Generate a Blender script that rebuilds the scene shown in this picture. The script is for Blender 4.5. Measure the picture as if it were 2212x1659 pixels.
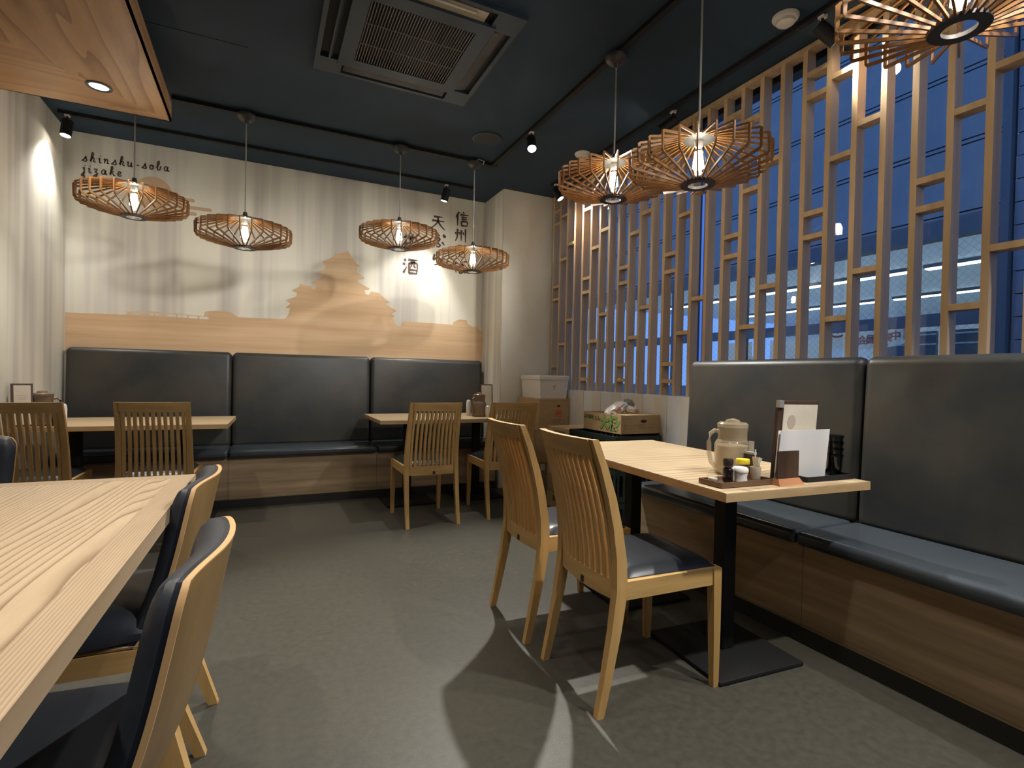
import bpy, bmesh, math, random
from mathutils import Vector, Matrix

# ------------------------------------------------------------------ scene, camera, world, exposure
for o in list(bpy.data.objects):
    bpy.data.objects.remove(o, do_unlink=True)
SC = bpy.context.scene
COL = SC.collection
SC.view_settings.view_transform = 'Standard'
SC.view_settings.look = 'None'
SC.view_settings.gamma = 1.0
SC.view_settings.use_curve_mapping = False
SC.view_settings.exposure = 0.95
try:
    SC.cycles.use_denoising = True
    SC.cycles.denoiser = 'OPENIMAGEDENOISE'
    SC.cycles.max_bounces = 8
    SC.cycles.diffuse_bounces = 4
    SC.cycles.transparent_max_bounces = 16
    SC.cycles.sample_clamp_indirect = 6.0
    SC.cycles.caustics_reflective = False
    SC.cycles.caustics_refractive = False
except Exception:
    pass

FPX, YAW, PITCH, ROLL, CAMZ = 1133.0, 0.44379, -0.01286, 0.0209, 1.08
fw = Vector((math.sin(YAW) * math.cos(PITCH), math.cos(YAW) * math.cos(PITCH), math.sin(PITCH)))
rt = Vector((math.cos(YAW), -math.sin(YAW), 0))
up = rt.cross(fw)
r2 = rt * math.cos(ROLL) + up * math.sin(ROLL)
u2 = up * math.cos(ROLL) - rt * math.sin(ROLL)
cam_data = bpy.data.cameras.new('camera')
cam_data.sensor_fit = 'HORIZONTAL'
cam_data.sensor_width = 36.0
cam_data.lens = 36.0 * FPX / 2212.0
cam_data.clip_start = 0.02
cam_data.clip_end = 200
cam = bpy.data.objects.new('camera', cam_data)
M3 = Matrix((r2, u2, -fw)).transposed().to_4x4()
M3.translation = Vector((0, 0, CAMZ))
cam.matrix_world = M3
COL.objects.link(cam)
SC.camera = cam

W = bpy.data.worlds.new('dusk_sky')
SC.world = W
W.use_nodes = True
wn = W.node_tree.nodes['Background']
wn.inputs['Color'].default_value = (0.17, 0.34, 0.75, 1)
wn.inputs['Strength'].default_value = 0.8

WARM = (1.0, 0.91, 0.76)
PEND_W, SPOT_W, DOWN_W = 33.0, 85.0, 42.0

# ------------------------------------------------------------------ helpers
R = math.radians


def rotz(a):
    return Matrix.Rotation(a, 4, 'Z')


class MB:
    """collects simple shapes into one mesh"""

    def __init__(self):
        self.v, self.f, self.s = [], [], []

    def add(self, verts, faces, smooth=False, m=None):
        n = len(self.v)
        for p in verts:
            p = Vector(p)
            self.v.append(m @ p if m is not None else p)
        for f in faces:
            self.f.append(tuple(i + n for i in f))
            self.s.append(smooth)
        return self

    def box(self, c, s, m=None, r=0.0, seg=2):
        if r <= 0:
            hx, hy, hz = s[0] / 2, s[1] / 2, s[2] / 2
            vs = [(c[0] + x * hx, c[1] + y * hy, c[2] + z * hz) for x in (-1, 1) for y in (-1, 1) for z in (-1, 1)]
            fs = [(0, 1, 3, 2), (4, 6, 7, 5), (0, 4, 5, 1), (2, 3, 7, 6), (0, 2, 6, 4), (1, 5, 7, 3)]
            return self.add(vs, fs, False, m)
        bm = bmesh.new()
        bmesh.ops.create_cube(bm, size=1.0)
        for v in bm.verts:
            v.co = Vector((v.co.x * s[0], v.co.y * s[1], v.co.z * s[2]))
        bmesh.ops.bevel(bm, geom=bm.edges[:], offset=min(r, min(s) * 0.49), segments=seg, profile=0.5, affect='EDGES')
        bm.verts.index_update()
        vs = [v.co + Vector(c) for v in bm.verts]
        fs = [tuple(v.index for v in f.verts) for f in bm.faces]
        bm.free()
        return self.add(vs, fs, True, m)

    def lathe(self, prof, n=20, m=None, closed=False):
        vs, fs = [], []
        k = len(prof)
        for i in range(n):
            a = 2 * math.pi * i / n
            for (r, z) in prof:
                vs.append((r * math.cos(a), r * math.sin(a), z))
        for i in range(n):
            j = (i + 1) % n
            for q in range(k - 1 if not closed else k):
                q2 = (q + 1) % k
                fs.append((i * k + q, j * k + q, j * k + q2, i * k + q2))
        if not closed:
            if prof[0][0] > 1e-6:
                fs.append(tuple(i * k for i in reversed(range(n))))
            if prof[-1][0] > 1e-6:
                fs.append(tuple(i * k + k - 1 for i in range(n)))
        return self.add(vs, fs, True, m)

    def loft(self, secs, m=None, smooth=False):
        """secs: list of (centre, (sx, sy)) rectangular sections stacked mostly along z"""
        vs, fs = [], []
        for c, (sx, sy) in secs:
            for dx, dy in ((-1, -1), (1, -1), (1, 1), (-1, 1)):
                vs.append((c[0] + dx * sx / 2, c[1] + dy * sy / 2, c[2]))
        for i in range(len(secs) - 1):
            for q in range(4):
                q2 = (q + 1) % 4
                fs.append((i * 4 + q, i * 4 + q2, i * 4 + 4 + q2, i * 4 + 4 + q))
        fs.append((3, 2, 1, 0))
        e = (len(secs) - 1) * 4
        fs.append((e, e + 1, e + 2, e + 3))
        return self.add(vs, fs, smooth, m)

    def tube(self, pts, r, n=8, m=None):
        pts = [Vector(p) for p in pts]
        vs, fs = [], []
        for i, p in enumerate(pts):
            t = (pts[min(i + 1, len(pts) - 1)] - pts[max(i - 1, 0)]).normalized()
            a = t.cross(Vector((0.0123, 0.1, 1))) if abs(t.z) < 0.9 else t.cross(Vector((1, 0.01, 0)))
            a.normalize()
            b = t.cross(a)
            rr = r[i] if isinstance(r, (list, tuple)) else r
            for k in range(n):
                an = 2 * math.pi * k / n
                vs.append(p + a * math.cos(an) * rr + b * math.sin(an) * rr)
        for i in range(len(pts) - 1):
            for k in range(n):
                k2 = (k + 1) % n
                fs.append((i * n + k, i * n + k2, (i + 1) * n + k2, (i + 1) * n + k))
        fs.append(tuple(reversed(range(n))))
        fs.append(tuple(range((len(pts) - 1) * n, len(pts) * n)))
        return self.add(vs, fs, True, m)

    def strip(self, path, w, t, m=None):
        """flat bar bent in the local xz plane: in-plane width w, thickness t along y"""
        P = [Vector((p[0], p[1])) for p in path]
        out = []
        for i, p in enumerate(P):
            d = (P[min(i + 1, len(P) - 1)] - P[max(i - 1, 0)]).normalized()
            nrm = Vector((-d.y, d.x))
            k = 1.0
            if 0 < i < len(P) - 1:
                d1 = (P[i] - P[i - 1]).normalized()
                k = 1 / max(0.5, abs(Vector((-d1.y, d1.x)).dot(nrm)))
            out.append((p + nrm * w / 2 * k, p - nrm * w / 2 * k))
        vs, fs = [], []
        for a, b in out:
            for y in (-t / 2, t / 2):
                vs.append((a.x, y, a.y))
                vs.append((b.x, y, b.y))
        for i in range(len(P) - 1):
            o, q = i * 4, i * 4 + 4
            fs += [(o, o + 1, q + 1, q), (o + 2, q + 2, q + 3, o + 3), (o, q, q + 2, o + 2), (o + 1, o + 3, q + 3, q + 1)]
        fs.append((0, 2, 3, 1))
        e = (len(P) - 1) * 4
        fs.append((e, e + 1, e + 3, e + 2))
        return self.add(vs, fs, False, m)

    def poly(self, pts, t, m=None):
        """polygon given in local xy, extruded by t along z"""
        n = len(pts)
        vs = [(p[0], p[1], 0) for p in pts] + [(p[0], p[1], t) for p in pts]
        fs = [tuple(reversed(range(n))), tuple(range(n, 2 * n))]
        for i in range(n):
            j = (i + 1) % n
            fs.append((i, j, n + j, n + i))
        return self.add(vs, fs, False, m)

    def sheet(self, front, back, nu, nv, m=None, smooth=True):
        """closed solid between two surfaces front(u,v) and back(u,v), u,v in 0..1"""
        vs, fs = [], []
        for fn in (front, back):
            for j in range(nv + 1):
                for i in range(nu + 1):
                    vs.append(fn(i / nu, j / nv))
        st, o = nu + 1, (nu + 1) * (nv + 1)
        for j in range(nv):
            for i in range(nu):
                a = j * st + i
                fs.append((a, a + 1, a + st + 1, a + st))
                fs.append((o + a, o + a + st, o + a + st + 1, o + a + 1))
        for i in range(nu):
            fs.append((i, o + i, o + i + 1, i + 1))
            a = nv * st + i
            fs.append((a, a + 1, o + a + 1, o + a))
        for j in range(nv):
            a = j * st
            fs.append((a, a + st, o + a + st, o + a))
            a = j * st + nu
            fs.append((a, o + a, o + a + st, a + st))
        return self.add(vs, fs, smooth, m)

    def mesh(self, name):
        me = bpy.data.meshes.new(name)
        me.from_pydata([tuple(v) for v in self.v], [], self.f)
        me.polygons.foreach_set('use_smooth', self.s)
        bm = bmesh.new()
        bm.from_mesh(me)
        bmesh.ops.recalc_face_normals(bm, faces=bm.faces[:])
        bm.to_mesh(me)
        bm.free()
        if any(self.s):
            me.set_sharp_from_angle(angle=R(38))
        me.update()
        return me

    def build(self, name, mat, parent=None, loc=(0, 0, 0), rot=0.0, **kw):
        me = self.mesh(name)
        me.materials.append(mat)
        return link(name, me, parent, loc, rot, **kw)


def link(name, me, parent=None, loc=(0, 0, 0), rot=0.0, **kw):
    o = bpy.data.objects.new(name, me)
    COL.objects.link(o)
    o.location = loc
    o.rotation_euler = (0, 0, rot)
    if parent is not None:
        o.parent = parent
    for k, v in kw.items():
        o[k] = v
    return o


def tag(o, label, cat, group=None):
    o['label'] = label
    o['category'] = cat
    if group:
        o['group'] = group
    return o


def thing(name, label, cat, loc=(0, 0, 0), rot=0.0, group=None):
    o = bpy.data.objects.new(name, None)
    o.empty_display_size = 0.1
    COL.objects.link(o)
    o.location = loc
    o.rotation_euler = (0, 0, rot)
    return tag(o, label, cat, group)


def struct(mb, name, mat, parent=None, **kw):
    o = mb.build(name, mat, parent)
    if parent is None:
        o['kind'] = 'structure'
    for k, v in kw.items():
        o[k] = v
    return o


def dup(root, loc, rot=0.0, label=None):
    kids = {}
    for ch in root.children_recursive:
        kids.setdefault(ch.parent, []).append(ch)

    def rec(o, par):
        c = o.copy()
        COL.objects.link(c)
        if par is not None:
            c.parent = par
        for ch in kids.get(o, []):
            rec(ch, c)
        return c
    r = rec(root, None)
    r.location = loc
    r.rotation_euler = (0, 0, rot)
    if label:
        r['label'] = label
    return r


# ------------------------------------------------------------------ materials
def mat(name, col, rough=0.5, metal=0.0, spec=0.5, **kw):
    m = bpy.data.materials.new(name)
    m.use_nodes = True
    b = m.node_tree.nodes['Principled BSDF']
    b.inputs['Base Color'].default_value = (*col, 1)
    b.inputs['Roughness'].default_value = rough
    b.inputs['Metallic'].default_value = metal
    b.inputs['Specular IOR Level'].default_value = spec
    for k, v in kw.items():
        b.inputs[k].default_value = v
    return m


def nodes(m):
    nt = m.node_tree
    return nt, nt.nodes, nt.links, nt.nodes['Principled BSDF']


def noisy(name, c1, c2, scale=(5, 5, 5), rough=0.5, detail=5, bump=0.0, lo=0.35, hi=0.65, spec=0.5, coords='Object', rough2=None, bscale=None, rot=(0, 0, 0)):
    """two-colour procedural material: stretched noise through a colour ramp, optional bump"""
    m = mat(name, c1, rough, spec=spec)
    nt, N, L, b = nodes(m)
    tc = N.new('ShaderNodeTexCoord')
    mp = N.new('ShaderNodeMapping')
    mp.inputs['Scale'].default_value = scale
    mp.inputs['Rotation'].default_value = rot
    L.new(tc.outputs[coords], mp.inputs['Vector'])
    no = N.new('ShaderNodeTexNoise')
    no.inputs['Scale'].default_value = 1.0
    no.inputs['Detail'].default_value = detail
    no.inputs['Roughness'].default_value = 0.6
    L.new(mp.outputs['Vector'], no.inputs['Vector'])
    cr = N.new('ShaderNodeValToRGB')
    cr.color_ramp.elements[0].position = lo
    cr.color_ramp.elements[1].position = hi
    cr.color_ramp.elements[0].color = (*c1, 1)
    cr.color_ramp.elements[1].color = (*c2, 1)
    L.new(no.outputs['Fac'], cr.inputs['Fac'])
    L.new(cr.outputs['Color'], b.inputs['Base Color'])
    if rough2 is not None:
        mr = N.new('ShaderNodeMapRange')
        mr.inputs['To Min'].default_value = rough
        mr.inputs['To Max'].default_value = rough2
        L.new(no.outputs['Fac'], mr.inputs['Value'])
        L.new(mr.outputs['Result'], b.inputs['Roughness'])
    if bump:
        n2 = N.new('ShaderNodeTexNoise')
        n2.inputs['Scale'].default_value = bscale or 200
        n2.inputs['Detail'].default_value = 3
        L.new(tc.outputs[coords], n2.inputs['Vector'])
        bp = N.new('ShaderNodeBump')
        bp.inputs['Strength'].default_value = bump
        bp.inputs['Distance'].default_value = 0.002
        L.new(n2.outputs['Fac'], bp.inputs['Height'])
        L.new(bp.outputs['Normal'], b.inputs['Normal'])
    return m


def ash(name, c1, c2, axis='Y', freq=26.0, rough=0.45, dist=3.0, rotz_=0.0, spec=0.4, sharp=3.0):
    """wood with grain lines running along one axis"""
    m = mat(name, c1, rough, spec=spec)
    nt, N, L, b = nodes(m)
    tc = N.new('ShaderNodeTexCoord')
    mp = N.new('ShaderNodeMapping')
    sc = {'X': (0.12, 1, 1), 'Y': (1, 0.12, 1), 'Z': (1, 1, 0.12)}[axis]
    mp.inputs['Scale'].default_value = sc
    mp.inputs['Rotation'].default_value = (0, 0, rotz_)
    L.new(tc.outputs['Object'], mp.inputs['Vector'])
    no = N.new('ShaderNodeTexNoise')
    no.inputs['Scale'].default_value = 3.2
    no.inputs['Detail'].default_value = 2.0
    L.new(mp.outputs['Vector'], no.inputs['Vector'])
    sp_ = N.new('ShaderNodeSeparateXYZ')
    L.new(tc.outputs['Object'], sp_.inputs[0])
    lin = N.new('ShaderNodeMath')
    lin.operation = 'MULTIPLY'
    lin.inputs[1].default_value = freq
    L.new(sp_.outputs['Y' if axis == 'X' else 'X'], lin.inputs[0])
    mul = N.new('ShaderNodeMath')
    mul.operation = 'MULTIPLY_ADD'
    mul.inputs[1].default_value = dist
    L.new(no.outputs['Fac'], mul.inputs[0])
    L.new(lin.outputs[0], mul.inputs[2])
    fr = N.new('ShaderNodeMath')
    fr.operation = 'FRACT'
    L.new(mul.outputs[0], fr.inputs[0])
    fine = N.new('ShaderNodeTexNoise')
    fine.inputs['Scale'].default_value = 70.0
    fine.inputs['Detail'].default_value = 4.0
    L.new(mp.outputs['Vector'], fine.inputs['Vector'])
    ad = N.new('ShaderNodeMath')
    ad.operation = 'MULTIPLY_ADD'
    ad.inputs[1].default_value = 0.45
    L.new(fine.outputs['Fac'], ad.inputs[0])
    sc2 = N.new('ShaderNodeMath')
    sc2.operation = 'POWER'
    sc2.inputs[1].default_value = sharp
    L.new(fr.outputs[0], sc2.inputs[0])
    L.new(sc2.outputs[0], ad.inputs[2])
    cr = N.new('ShaderNodeValToRGB')
    cr.color_ramp.elements[0].position = 0.2
    cr.color_ramp.elements[1].position = 1.05
    cr.color_ramp.elements[0].color = (*c1, 1)
    cr.color_ramp.elements[1].color = (*c2, 1)
    L.new(ad.outputs[0], cr.inputs['Fac'])
    L.new(cr.outputs['Color'], b.inputs['Base Color'])
    return m


def emit(name, col, strength):
    m = bpy.data.materials.new(name)
    m.use_nodes = True
    nt = m.node_tree
    nt.nodes.remove(nt.nodes['Principled BSDF'])
    e = nt.nodes.new('ShaderNodeEmission')
    e.inputs['Color'].default_value = (*col, 1)
    e.inputs['Strength'].default_value = strength
    nt.links.new(e.outputs[0], nt.nodes['Material Output'].inputs['Surface'])
    return m


def pane(name, tint=(1, 1, 1), refl=1.0, rough=0.0, wire=False):
    """thin glass: tinted transparency under a fresnel reflection; optional embedded wire mesh"""
    m = bpy.data.materials.new(name)
    m.use_nodes = True
    nt = m.node_tree
    N, L = nt.nodes, nt.links
    N.remove(N['Principled BSDF'])
    tr = N.new('ShaderNodeBsdfTransparent')
    tr.inputs['Color'].default_value = (*tint, 1)
    gl = N.new('ShaderNodeBsdfGlossy')
    gl.inputs['Roughness'].default_value = rough
    fr = N.new('ShaderNodeLayerWeight')
    fr.inputs['Blend'].default_value = 0.5
    pw = N.new('ShaderNodeMath')
    pw.operation = 'POWER'
    pw.inputs[1].default_value = 5.0
    L.new(fr.outputs['Facing'], pw.inputs[0])
    mu = N.new('ShaderNodeMath')
    mu.operation = 'MULTIPLY_ADD'
    mu.inputs[1].default_value = 0.96 * refl
    mu.inputs[2].default_value = 0.04 * refl
    mu.use_clamp = True
    L.new(pw.outputs[0], mu.inputs[0])
    mx = N.new('ShaderNodeMixShader')
    L.new(mu.outputs[0], mx.inputs['Fac'])
    L.new(tr.outputs[0], mx.inputs[1])
    L.new(gl.outputs[0], mx.inputs[2])
    last = mx
    if wire:
        tc = N.new('ShaderNodeTexCoord')
        sep = N.new('ShaderNodeSeparateXYZ')
        L.new(tc.outputs['Object'], sep.inputs[0])
        masks = []
        for sgn in (1, -1):
            k = N.new('ShaderNodeMath')
            k.operation = 'MULTIPLY_ADD'
            k.inputs[1].default_value = sgn
            L.new(sep.outputs['Y'], k.inputs[0])
            L.new(sep.outputs['Z'], k.inputs[2])
            d = N.new('ShaderNodeMath')
            d.operation = 'MULTIPLY'
            d.inputs[1].default_value = 12.0
            L.new(k.outputs[0], d.inputs[0])
            f = N.new('ShaderNodeMath')
            f.operation = 'FRACT'
            L.new(d.outputs[0], f.inputs[0])
            lt = N.new('ShaderNodeMath')
            lt.operation = 'LESS_THAN'
            lt.inputs[1].default_value = 0.05
            L.new(f.outputs[0], lt.inputs[0])
            masks.append(lt)
        mxm = N.new('ShaderNodeMath')
        mxm.operation = 'MAXIMUM'
        L.new(masks[0].outputs[0], mxm.inputs[0])
        L.new(masks[1].outputs[0], mxm.inputs[1])
        sc = N.new('ShaderNodeMath')
        sc.operation = 'MULTIPLY'
        sc.inputs[1].default_value = 0.25
        L.new(mxm.outputs[0], sc.inputs[0])
        df = N.new('ShaderNodeBsdfDiffuse')
        df.inputs['Color'].default_value = (0.12, 0.14, 0.16, 1)
        m2 = N.new('ShaderNodeMixShader')
        L.new(sc.outputs[0], m2.inputs['Fac'])
        L.new(mx.outputs[0], m2.inputs[1])
        L.new(df.outputs[0], m2.inputs[2])
        last = m2
    L.new(last.outputs[0], N['Material Output'].inputs['Surface'])
    return m


M = {}
M['ceiling'] = noisy('ceiling_paint', (0.019, 0.037, 0.060), (0.023, 0.042, 0.066), (3, 3, 3), 0.75, spec=0.3, bump=0.05, bscale=300)
M['cream'] = noisy('cream_plaster', (0.68, 0.66, 0.58), (0.72, 0.70, 0.62), (4, 4, 4), 0.8, spec=0.2, bump=0.06, bscale=400)
M['streak'] = noisy('streaked_wallpaper', (0.49, 0.465, 0.43), (0.72, 0.70, 0.61), (4.2, 4.2, 0.16), 0.8, detail=3, lo=0.36, hi=0.56, spec=0.2, bump=0.05, bscale=400)
M['mural'] = noisy('mural_wood_print', (0.56, 0.37, 0.22), (0.66, 0.48, 0.31), (0.7, 0.7, 16), 0.75, detail=5, spec=0.2)
M['sun'] = mat('sun_print', (0.53, 0.38, 0.25), 0.75, spec=0.2)
M['ink'] = mat('brown_ink', (0.085, 0.055, 0.045), 0.7, spec=0.2)
M['floor'] = noisy('vinyl_floor', (0.046, 0.043, 0.033), (0.086, 0.080, 0.063), (38, 38, 38), 0.40, detail=10, lo=0.2, hi=0.8, spec=0.42, bump=0.35, bscale=240, rough2=0.54)
M['vinyl'] = noisy('slate_vinyl', (0.018, 0.023, 0.027), (0.052, 0.047, 0.037), (2.2, 2.2, 2.2), 0.42, detail=6, spec=0.5, bump=0.12, bscale=350)
M['seat_vinyl'] = noisy('seat_vinyl', (0.036, 0.045, 0.056), (0.048, 0.058, 0.069), (2, 2, 2), 0.27, spec=0.55, bump=0.08, bscale=350)
M['walnut_x'] = noisy('walnut_board_x', (0.25, 0.175, 0.105), (0.50, 0.365, 0.225), (1.2, 1.2, 17), 0.5, detail=7, lo=0.3, hi=0.7, spec=0.35)
M['walnut_y'] = M['walnut_x']
M['kick'] = mat('dark_kick', (0.020, 0.018, 0.016), 0.6)
M['brass'] = mat('edge_trim', (0.45, 0.36, 0.22), 0.35, metal=0.8)
M['lattice'] = noisy('lattice_wood', (0.45, 0.31, 0.17), (0.55, 0.39, 0.225), (22, 22, 1.2), 0.55, detail=5, spec=0.3)
M['honey'] = noisy('honey_oak', (0.48, 0.285, 0.095), (0.60, 0.375, 0.145), (26, 26, 2.0), 0.38, detail=6, spec=0.45)
M['honey_x'] = noisy('honey_oak_across', (0.48, 0.29, 0.10), (0.60, 0.38, 0.15), (3, 3, 30), 0.38, detail=6, spec=0.45)
M['ply'] = noisy('plywood_back', (0.21, 0.122, 0.042), (0.275, 0.167, 0.062), (14, 14, 1.0), 0.42, detail=5, spec=0.4)
M['plyedge'] = mat('plywood_edge', (0.62, 0.38, 0.17), 0.5)
M['seat'] = mat('black_seat_vinyl', (0.018, 0.021, 0.027), 0.33, spec=0.5)
M['navy'] = noisy('navy_fabric_vinyl', (0.026, 0.031, 0.042), (0.036, 0.041, 0.053), (9, 9, 9), 0.45, spec=0.45, bump=0.1, bscale=500)
M['piping'] = mat('dark_piping', (0.010, 0.013, 0.022), 0.4)
M['ash_y'] = ash('ash_grain_y', (0.54, 0.40, 0.255), (0.26, 0.17, 0.095), 'Y', 58, 0.42, 24.0, sharp=4.5)
M['border_y'] = ash('ash_border_y', (0.50, 0.37, 0.24), (0.34, 0.235, 0.14), 'Y', 170, 0.42, 9.0, sharp=1.5)
M['border_x'] = ash('ash_border_x', (0.50, 0.37, 0.24), (0.34, 0.235, 0.14), 'X', 170, 0.42, 9.0, sharp=1.5)
M['ash_x'] = ash('ash_grain_x', (0.54, 0.385, 0.225), (0.40, 0.265, 0.145), 'X', 55, 0.42, 8.0)
M['tabletop'] = ash('laminate_top', (0.60, 0.46, 0.29), (0.38, 0.265, 0.145), 'X', 26, 0.34, 7.0)
M['tableedge'] = noisy('laminate_edge', (0.42, 0.27, 0.13), (0.50, 0.335, 0.17), (8, 8, 40), 0.45, detail=4)
M['canopy_y'] = ash('canopy_veneer_y', (0.58, 0.345, 0.17), (0.38, 0.205, 0.09), 'Y', 8, 0.5, 8.0)
M['canopy_x'] = ash('canopy_veneer_x', (0.58, 0.345, 0.17), (0.46, 0.26, 0.12), 'X', 9, 0.5, 7.0)
M['black'] = mat('black_steel', (0.010, 0.010, 0.011), 0.6, spec=0.3)
M['blackm'] = mat('matte_black', (0.016, 0.016, 0.017), 0.6)
M['canopy'] = mat('bronze_canopy', (0.030, 0.028, 0.025), 0.42)
M['slat'] = noisy('lamp_slat_ply', (0.20, 0.088, 0.024), (0.26, 0.122, 0.038), (30, 30, 30), 0.5, spec=0.35)
M['ringdark'] = mat('dark_ring', (0.035, 0.033, 0.033), 0.45)
M['alu'] = mat('satin_disc', (0.55, 0.54, 0.50), 0.35, metal=0.6)
M['lampdisc'] = mat('grey_lamp_disc', (0.030, 0.030, 0.029), 0.45)
M['cord'] = mat('grey_cord', (0.30, 0.285, 0.25), 0.6)
M['glass'] = pane('clear_glass', (0.97, 0.97, 0.97), 1.0)
M['window'] = pane('window_glass', (0.93, 0.96, 1.0), 0.9)
M['wire'] = pane('wired_glass', (0.90, 0.93, 0.95), 0.5, wire=True)
M['filament'] = emit('filament_glow', (1.0, 0.84, 0.60), 30.0)
M['spotlens'] = emit('spot_lens_glow', (1.0, 0.90, 0.74), 30.0)
M['downlens'] = emit('downlight_glow', (0.92, 0.94, 1.0), 0.75)
M['tube'] = emit('fluorescent_tube', (0.90, 1.0, 1.0), 6.0)
M['white'] = mat('white_plastic', (0.66, 0.63, 0.57), 0.45)
M['acbody'] = mat('ac_painted_panel', (0.026, 0.040, 0.058), 0.6)
M['acdark'] = mat('ac_dark_slot', (0.006, 0.006, 0.007), 0.8)
M['acgrille'] = mat('ac_grille_bar', (0.16, 0.14, 0.12), 0.6)
M['acbrown'] = noisy('ac_stained_vane', (0.026, 0.025, 0.025), (0.062, 0.056, 0.050), (6, 6, 6), 0.6)
M['acbare'] = mat('ac_bare_duct', (0.42, 0.37, 0.28), 0.5)
M['card'] = noisy('cardboard', (0.45, 0.31, 0.165), (0.50, 0.35, 0.19), (18, 18, 18), 0.8, spec=0.2)
M['cardd'] = noisy('cardboard_dark', (0.33, 0.23, 0.125), (0.39, 0.275, 0.155), (18, 18, 18), 0.8, spec=0.2)
M['styro'] = noisy('styrofoam', (0.72, 0.70, 0.66), (0.78, 0.76, 0.72), (60, 60, 60), 0.7, spec=0.2)
M['crate'] = mat('green_black_crate', (0.010, 0.022, 0.018), 0.45)
M['red'] = mat('red_print', (0.60, 0.10, 0.05), 0.7)
M['green'] = mat('green_print', (0.21, 0.36, 0.08), 0.7)
M['dgreen'] = mat('dark_green_print', (0.05, 0.14, 0.03), 0.7)
M['brownprint'] = mat('brown_print', (0.17, 0.10, 0.05), 0.7)
M['paper'] = mat('white_paper', (0.72, 0.70, 0.68), 0.6)
M['menu_paper'] = noisy('menu_page', (0.60, 0.52, 0.40), (0.66, 0.59, 0.47), (9, 9, 9), 0.5)
M['menu_print'] = mat('menu_print', (0.44, 0.35, 0.27), 0.6)
M['darkwood'] = noisy('dark_menu_wood', (0.045, 0.024, 0.014), (0.075, 0.042, 0.024), (40, 40, 3), 0.45)
M['terracotta'] = mat('reddish_wood', (0.40, 0.17, 0.07), 0.45)
M['traywood'] = noisy('tray_wood', (0.115, 0.062, 0.033), (0.16, 0.09, 0.05), (6, 40, 40), 0.4)
M['soy'] = mat('soy_sauce', (0.008, 0.005, 0.004), 0.15)
M['capblack'] = mat('dark_cap', (0.035, 0.025, 0.017), 0.3)
M['yellow'] = mat('yellow_cap', (0.78, 0.60, 0.03), 0.4)
M['chili'] = mat('chili_powder', (0.36, 0.15, 0.035), 0.6)
M['salt'] = mat('white_salt', (0.72, 0.70, 0.68), 0.7)
M['cream_cup'] = mat('ivory_cup', (0.68, 0.62, 0.50), 0.35)
M['jug'] = mat('beige_jug_plastic', (0.52, 0.43, 0.30), 0.15, spec=0.5, **{'Alpha': 0.45})
M['water'] = noisy('iced_water', (0.50, 0.39, 0.24), (0.64, 0.52, 0.35), (22, 22, 22), 0.3, detail=3)
M['jugback'] = mat('brown_jug_plastic', (0.17, 0.115, 0.075), 0.25)
M['tumbler'] = pane('smoke_tumbler', (0.38, 0.40, 0.43), 1.6, 0.03)
M['stripew'] = noisy('cool_light_stripe', (0.64, 0.64, 0.64), (0.68, 0.68, 0.68), (5, 5, 5), 0.5)  # cool tone of the painted slat-light stripes
M['stripec'] = noisy('warm_light_stripe', (0.62, 0.58, 0.52), (0.66, 0.62, 0.56), (5, 5, 5), 0.5)  # warm tone of the same painted light stripes
M['alu_frame'] = mat('bronze_window_frame', (0.05, 0.05, 0.055), 0.4, metal=0.6)
M['concrete'] = noisy('facade_panel', (0.19, 0.21, 0.23), (0.22, 0.24, 0.26), (1.5, 1.5, 1.5), 0.75)
M['tile'] = noisy('facade_tile', (0.17, 0.19, 0.23), (0.21, 0.23, 0.27), (3, 3, 3), 0.6)
M['ffr'] = mat('facade_frame', (0.085, 0.095, 0.11), 0.5)
M['shopw'] = mat('shop_white', (0.70, 0.74, 0.74), 0.7)
M['shopd'] = mat('shop_dark_screen', (0.10, 0.13, 0.15), 0.6)
M['cloth'] = mat('banner_cloth', (0.78, 0.78, 0.78), 0.8)
_nt, _N, _L, _b = nodes(M['cloth'])
_t = _N.new('ShaderNodeBsdfTranslucent')
_t.inputs['Color'].default_value = (0.8, 0.82, 0.82, 1)
_m = _N.new('ShaderNodeMixShader')
_m.inputs['Fac'].default_value = 0.75
_L.new(_b.outputs[0], _m.inputs[1])
_L.new(_t.outputs[0], _m.inputs[2])
_L.new(_m.outputs[0], _N['Material Output'].inputs['Surface'])
M['bred'] = mat('banner_red', (0.62, 0.08, 0.06), 0.7)
M['bgrey'] = mat('banner_grey', (0.30, 0.34, 0.42), 0.7)
M['bluesign'] = emit('blue_backlit_sign', (0.09, 0.22, 0.80), 0.5)
M['bag'] = noisy('plastic_bag', (0.55, 0.53, 0.47), (0.72, 0.70, 0.66), (14, 14, 14), 0.35, detail=2)
M['bagdark'] = mat('bag_print_grey', (0.20, 0.20, 0.17), 0.4)
M['bagred'] = mat('bag_print_red', (0.50, 0.25, 0.19), 0.4)
M['asphalt'] = mat('street_paving', (0.10, 0.10, 0.11), 0.8)

# ------------------------------------------------------------------ lettering
def spline(pts, n=6):
    if len(pts) < 3:
        return [Vector((p[0], p[1])) for p in pts]
    P = [Vector((p[0], p[1])) for p in pts]
    out = []
    for i in range(len(P) - 1):
        p0, p1, p2, p3 = P[max(i - 1, 0)], P[i], P[i + 1], P[min(i + 2, len(P) - 1)]
        for k in range(n):
            t = k / n
            out.append(0.5 * ((2 * p1) + (p2 - p0) * t + (2 * p0 - 5 * p1 + 4 * p2 - p3) * t * t + (3 * p1 - p0 - 3 * p2 + p3) * t ** 3))
    out.append(P[-1])
    return out


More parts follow.
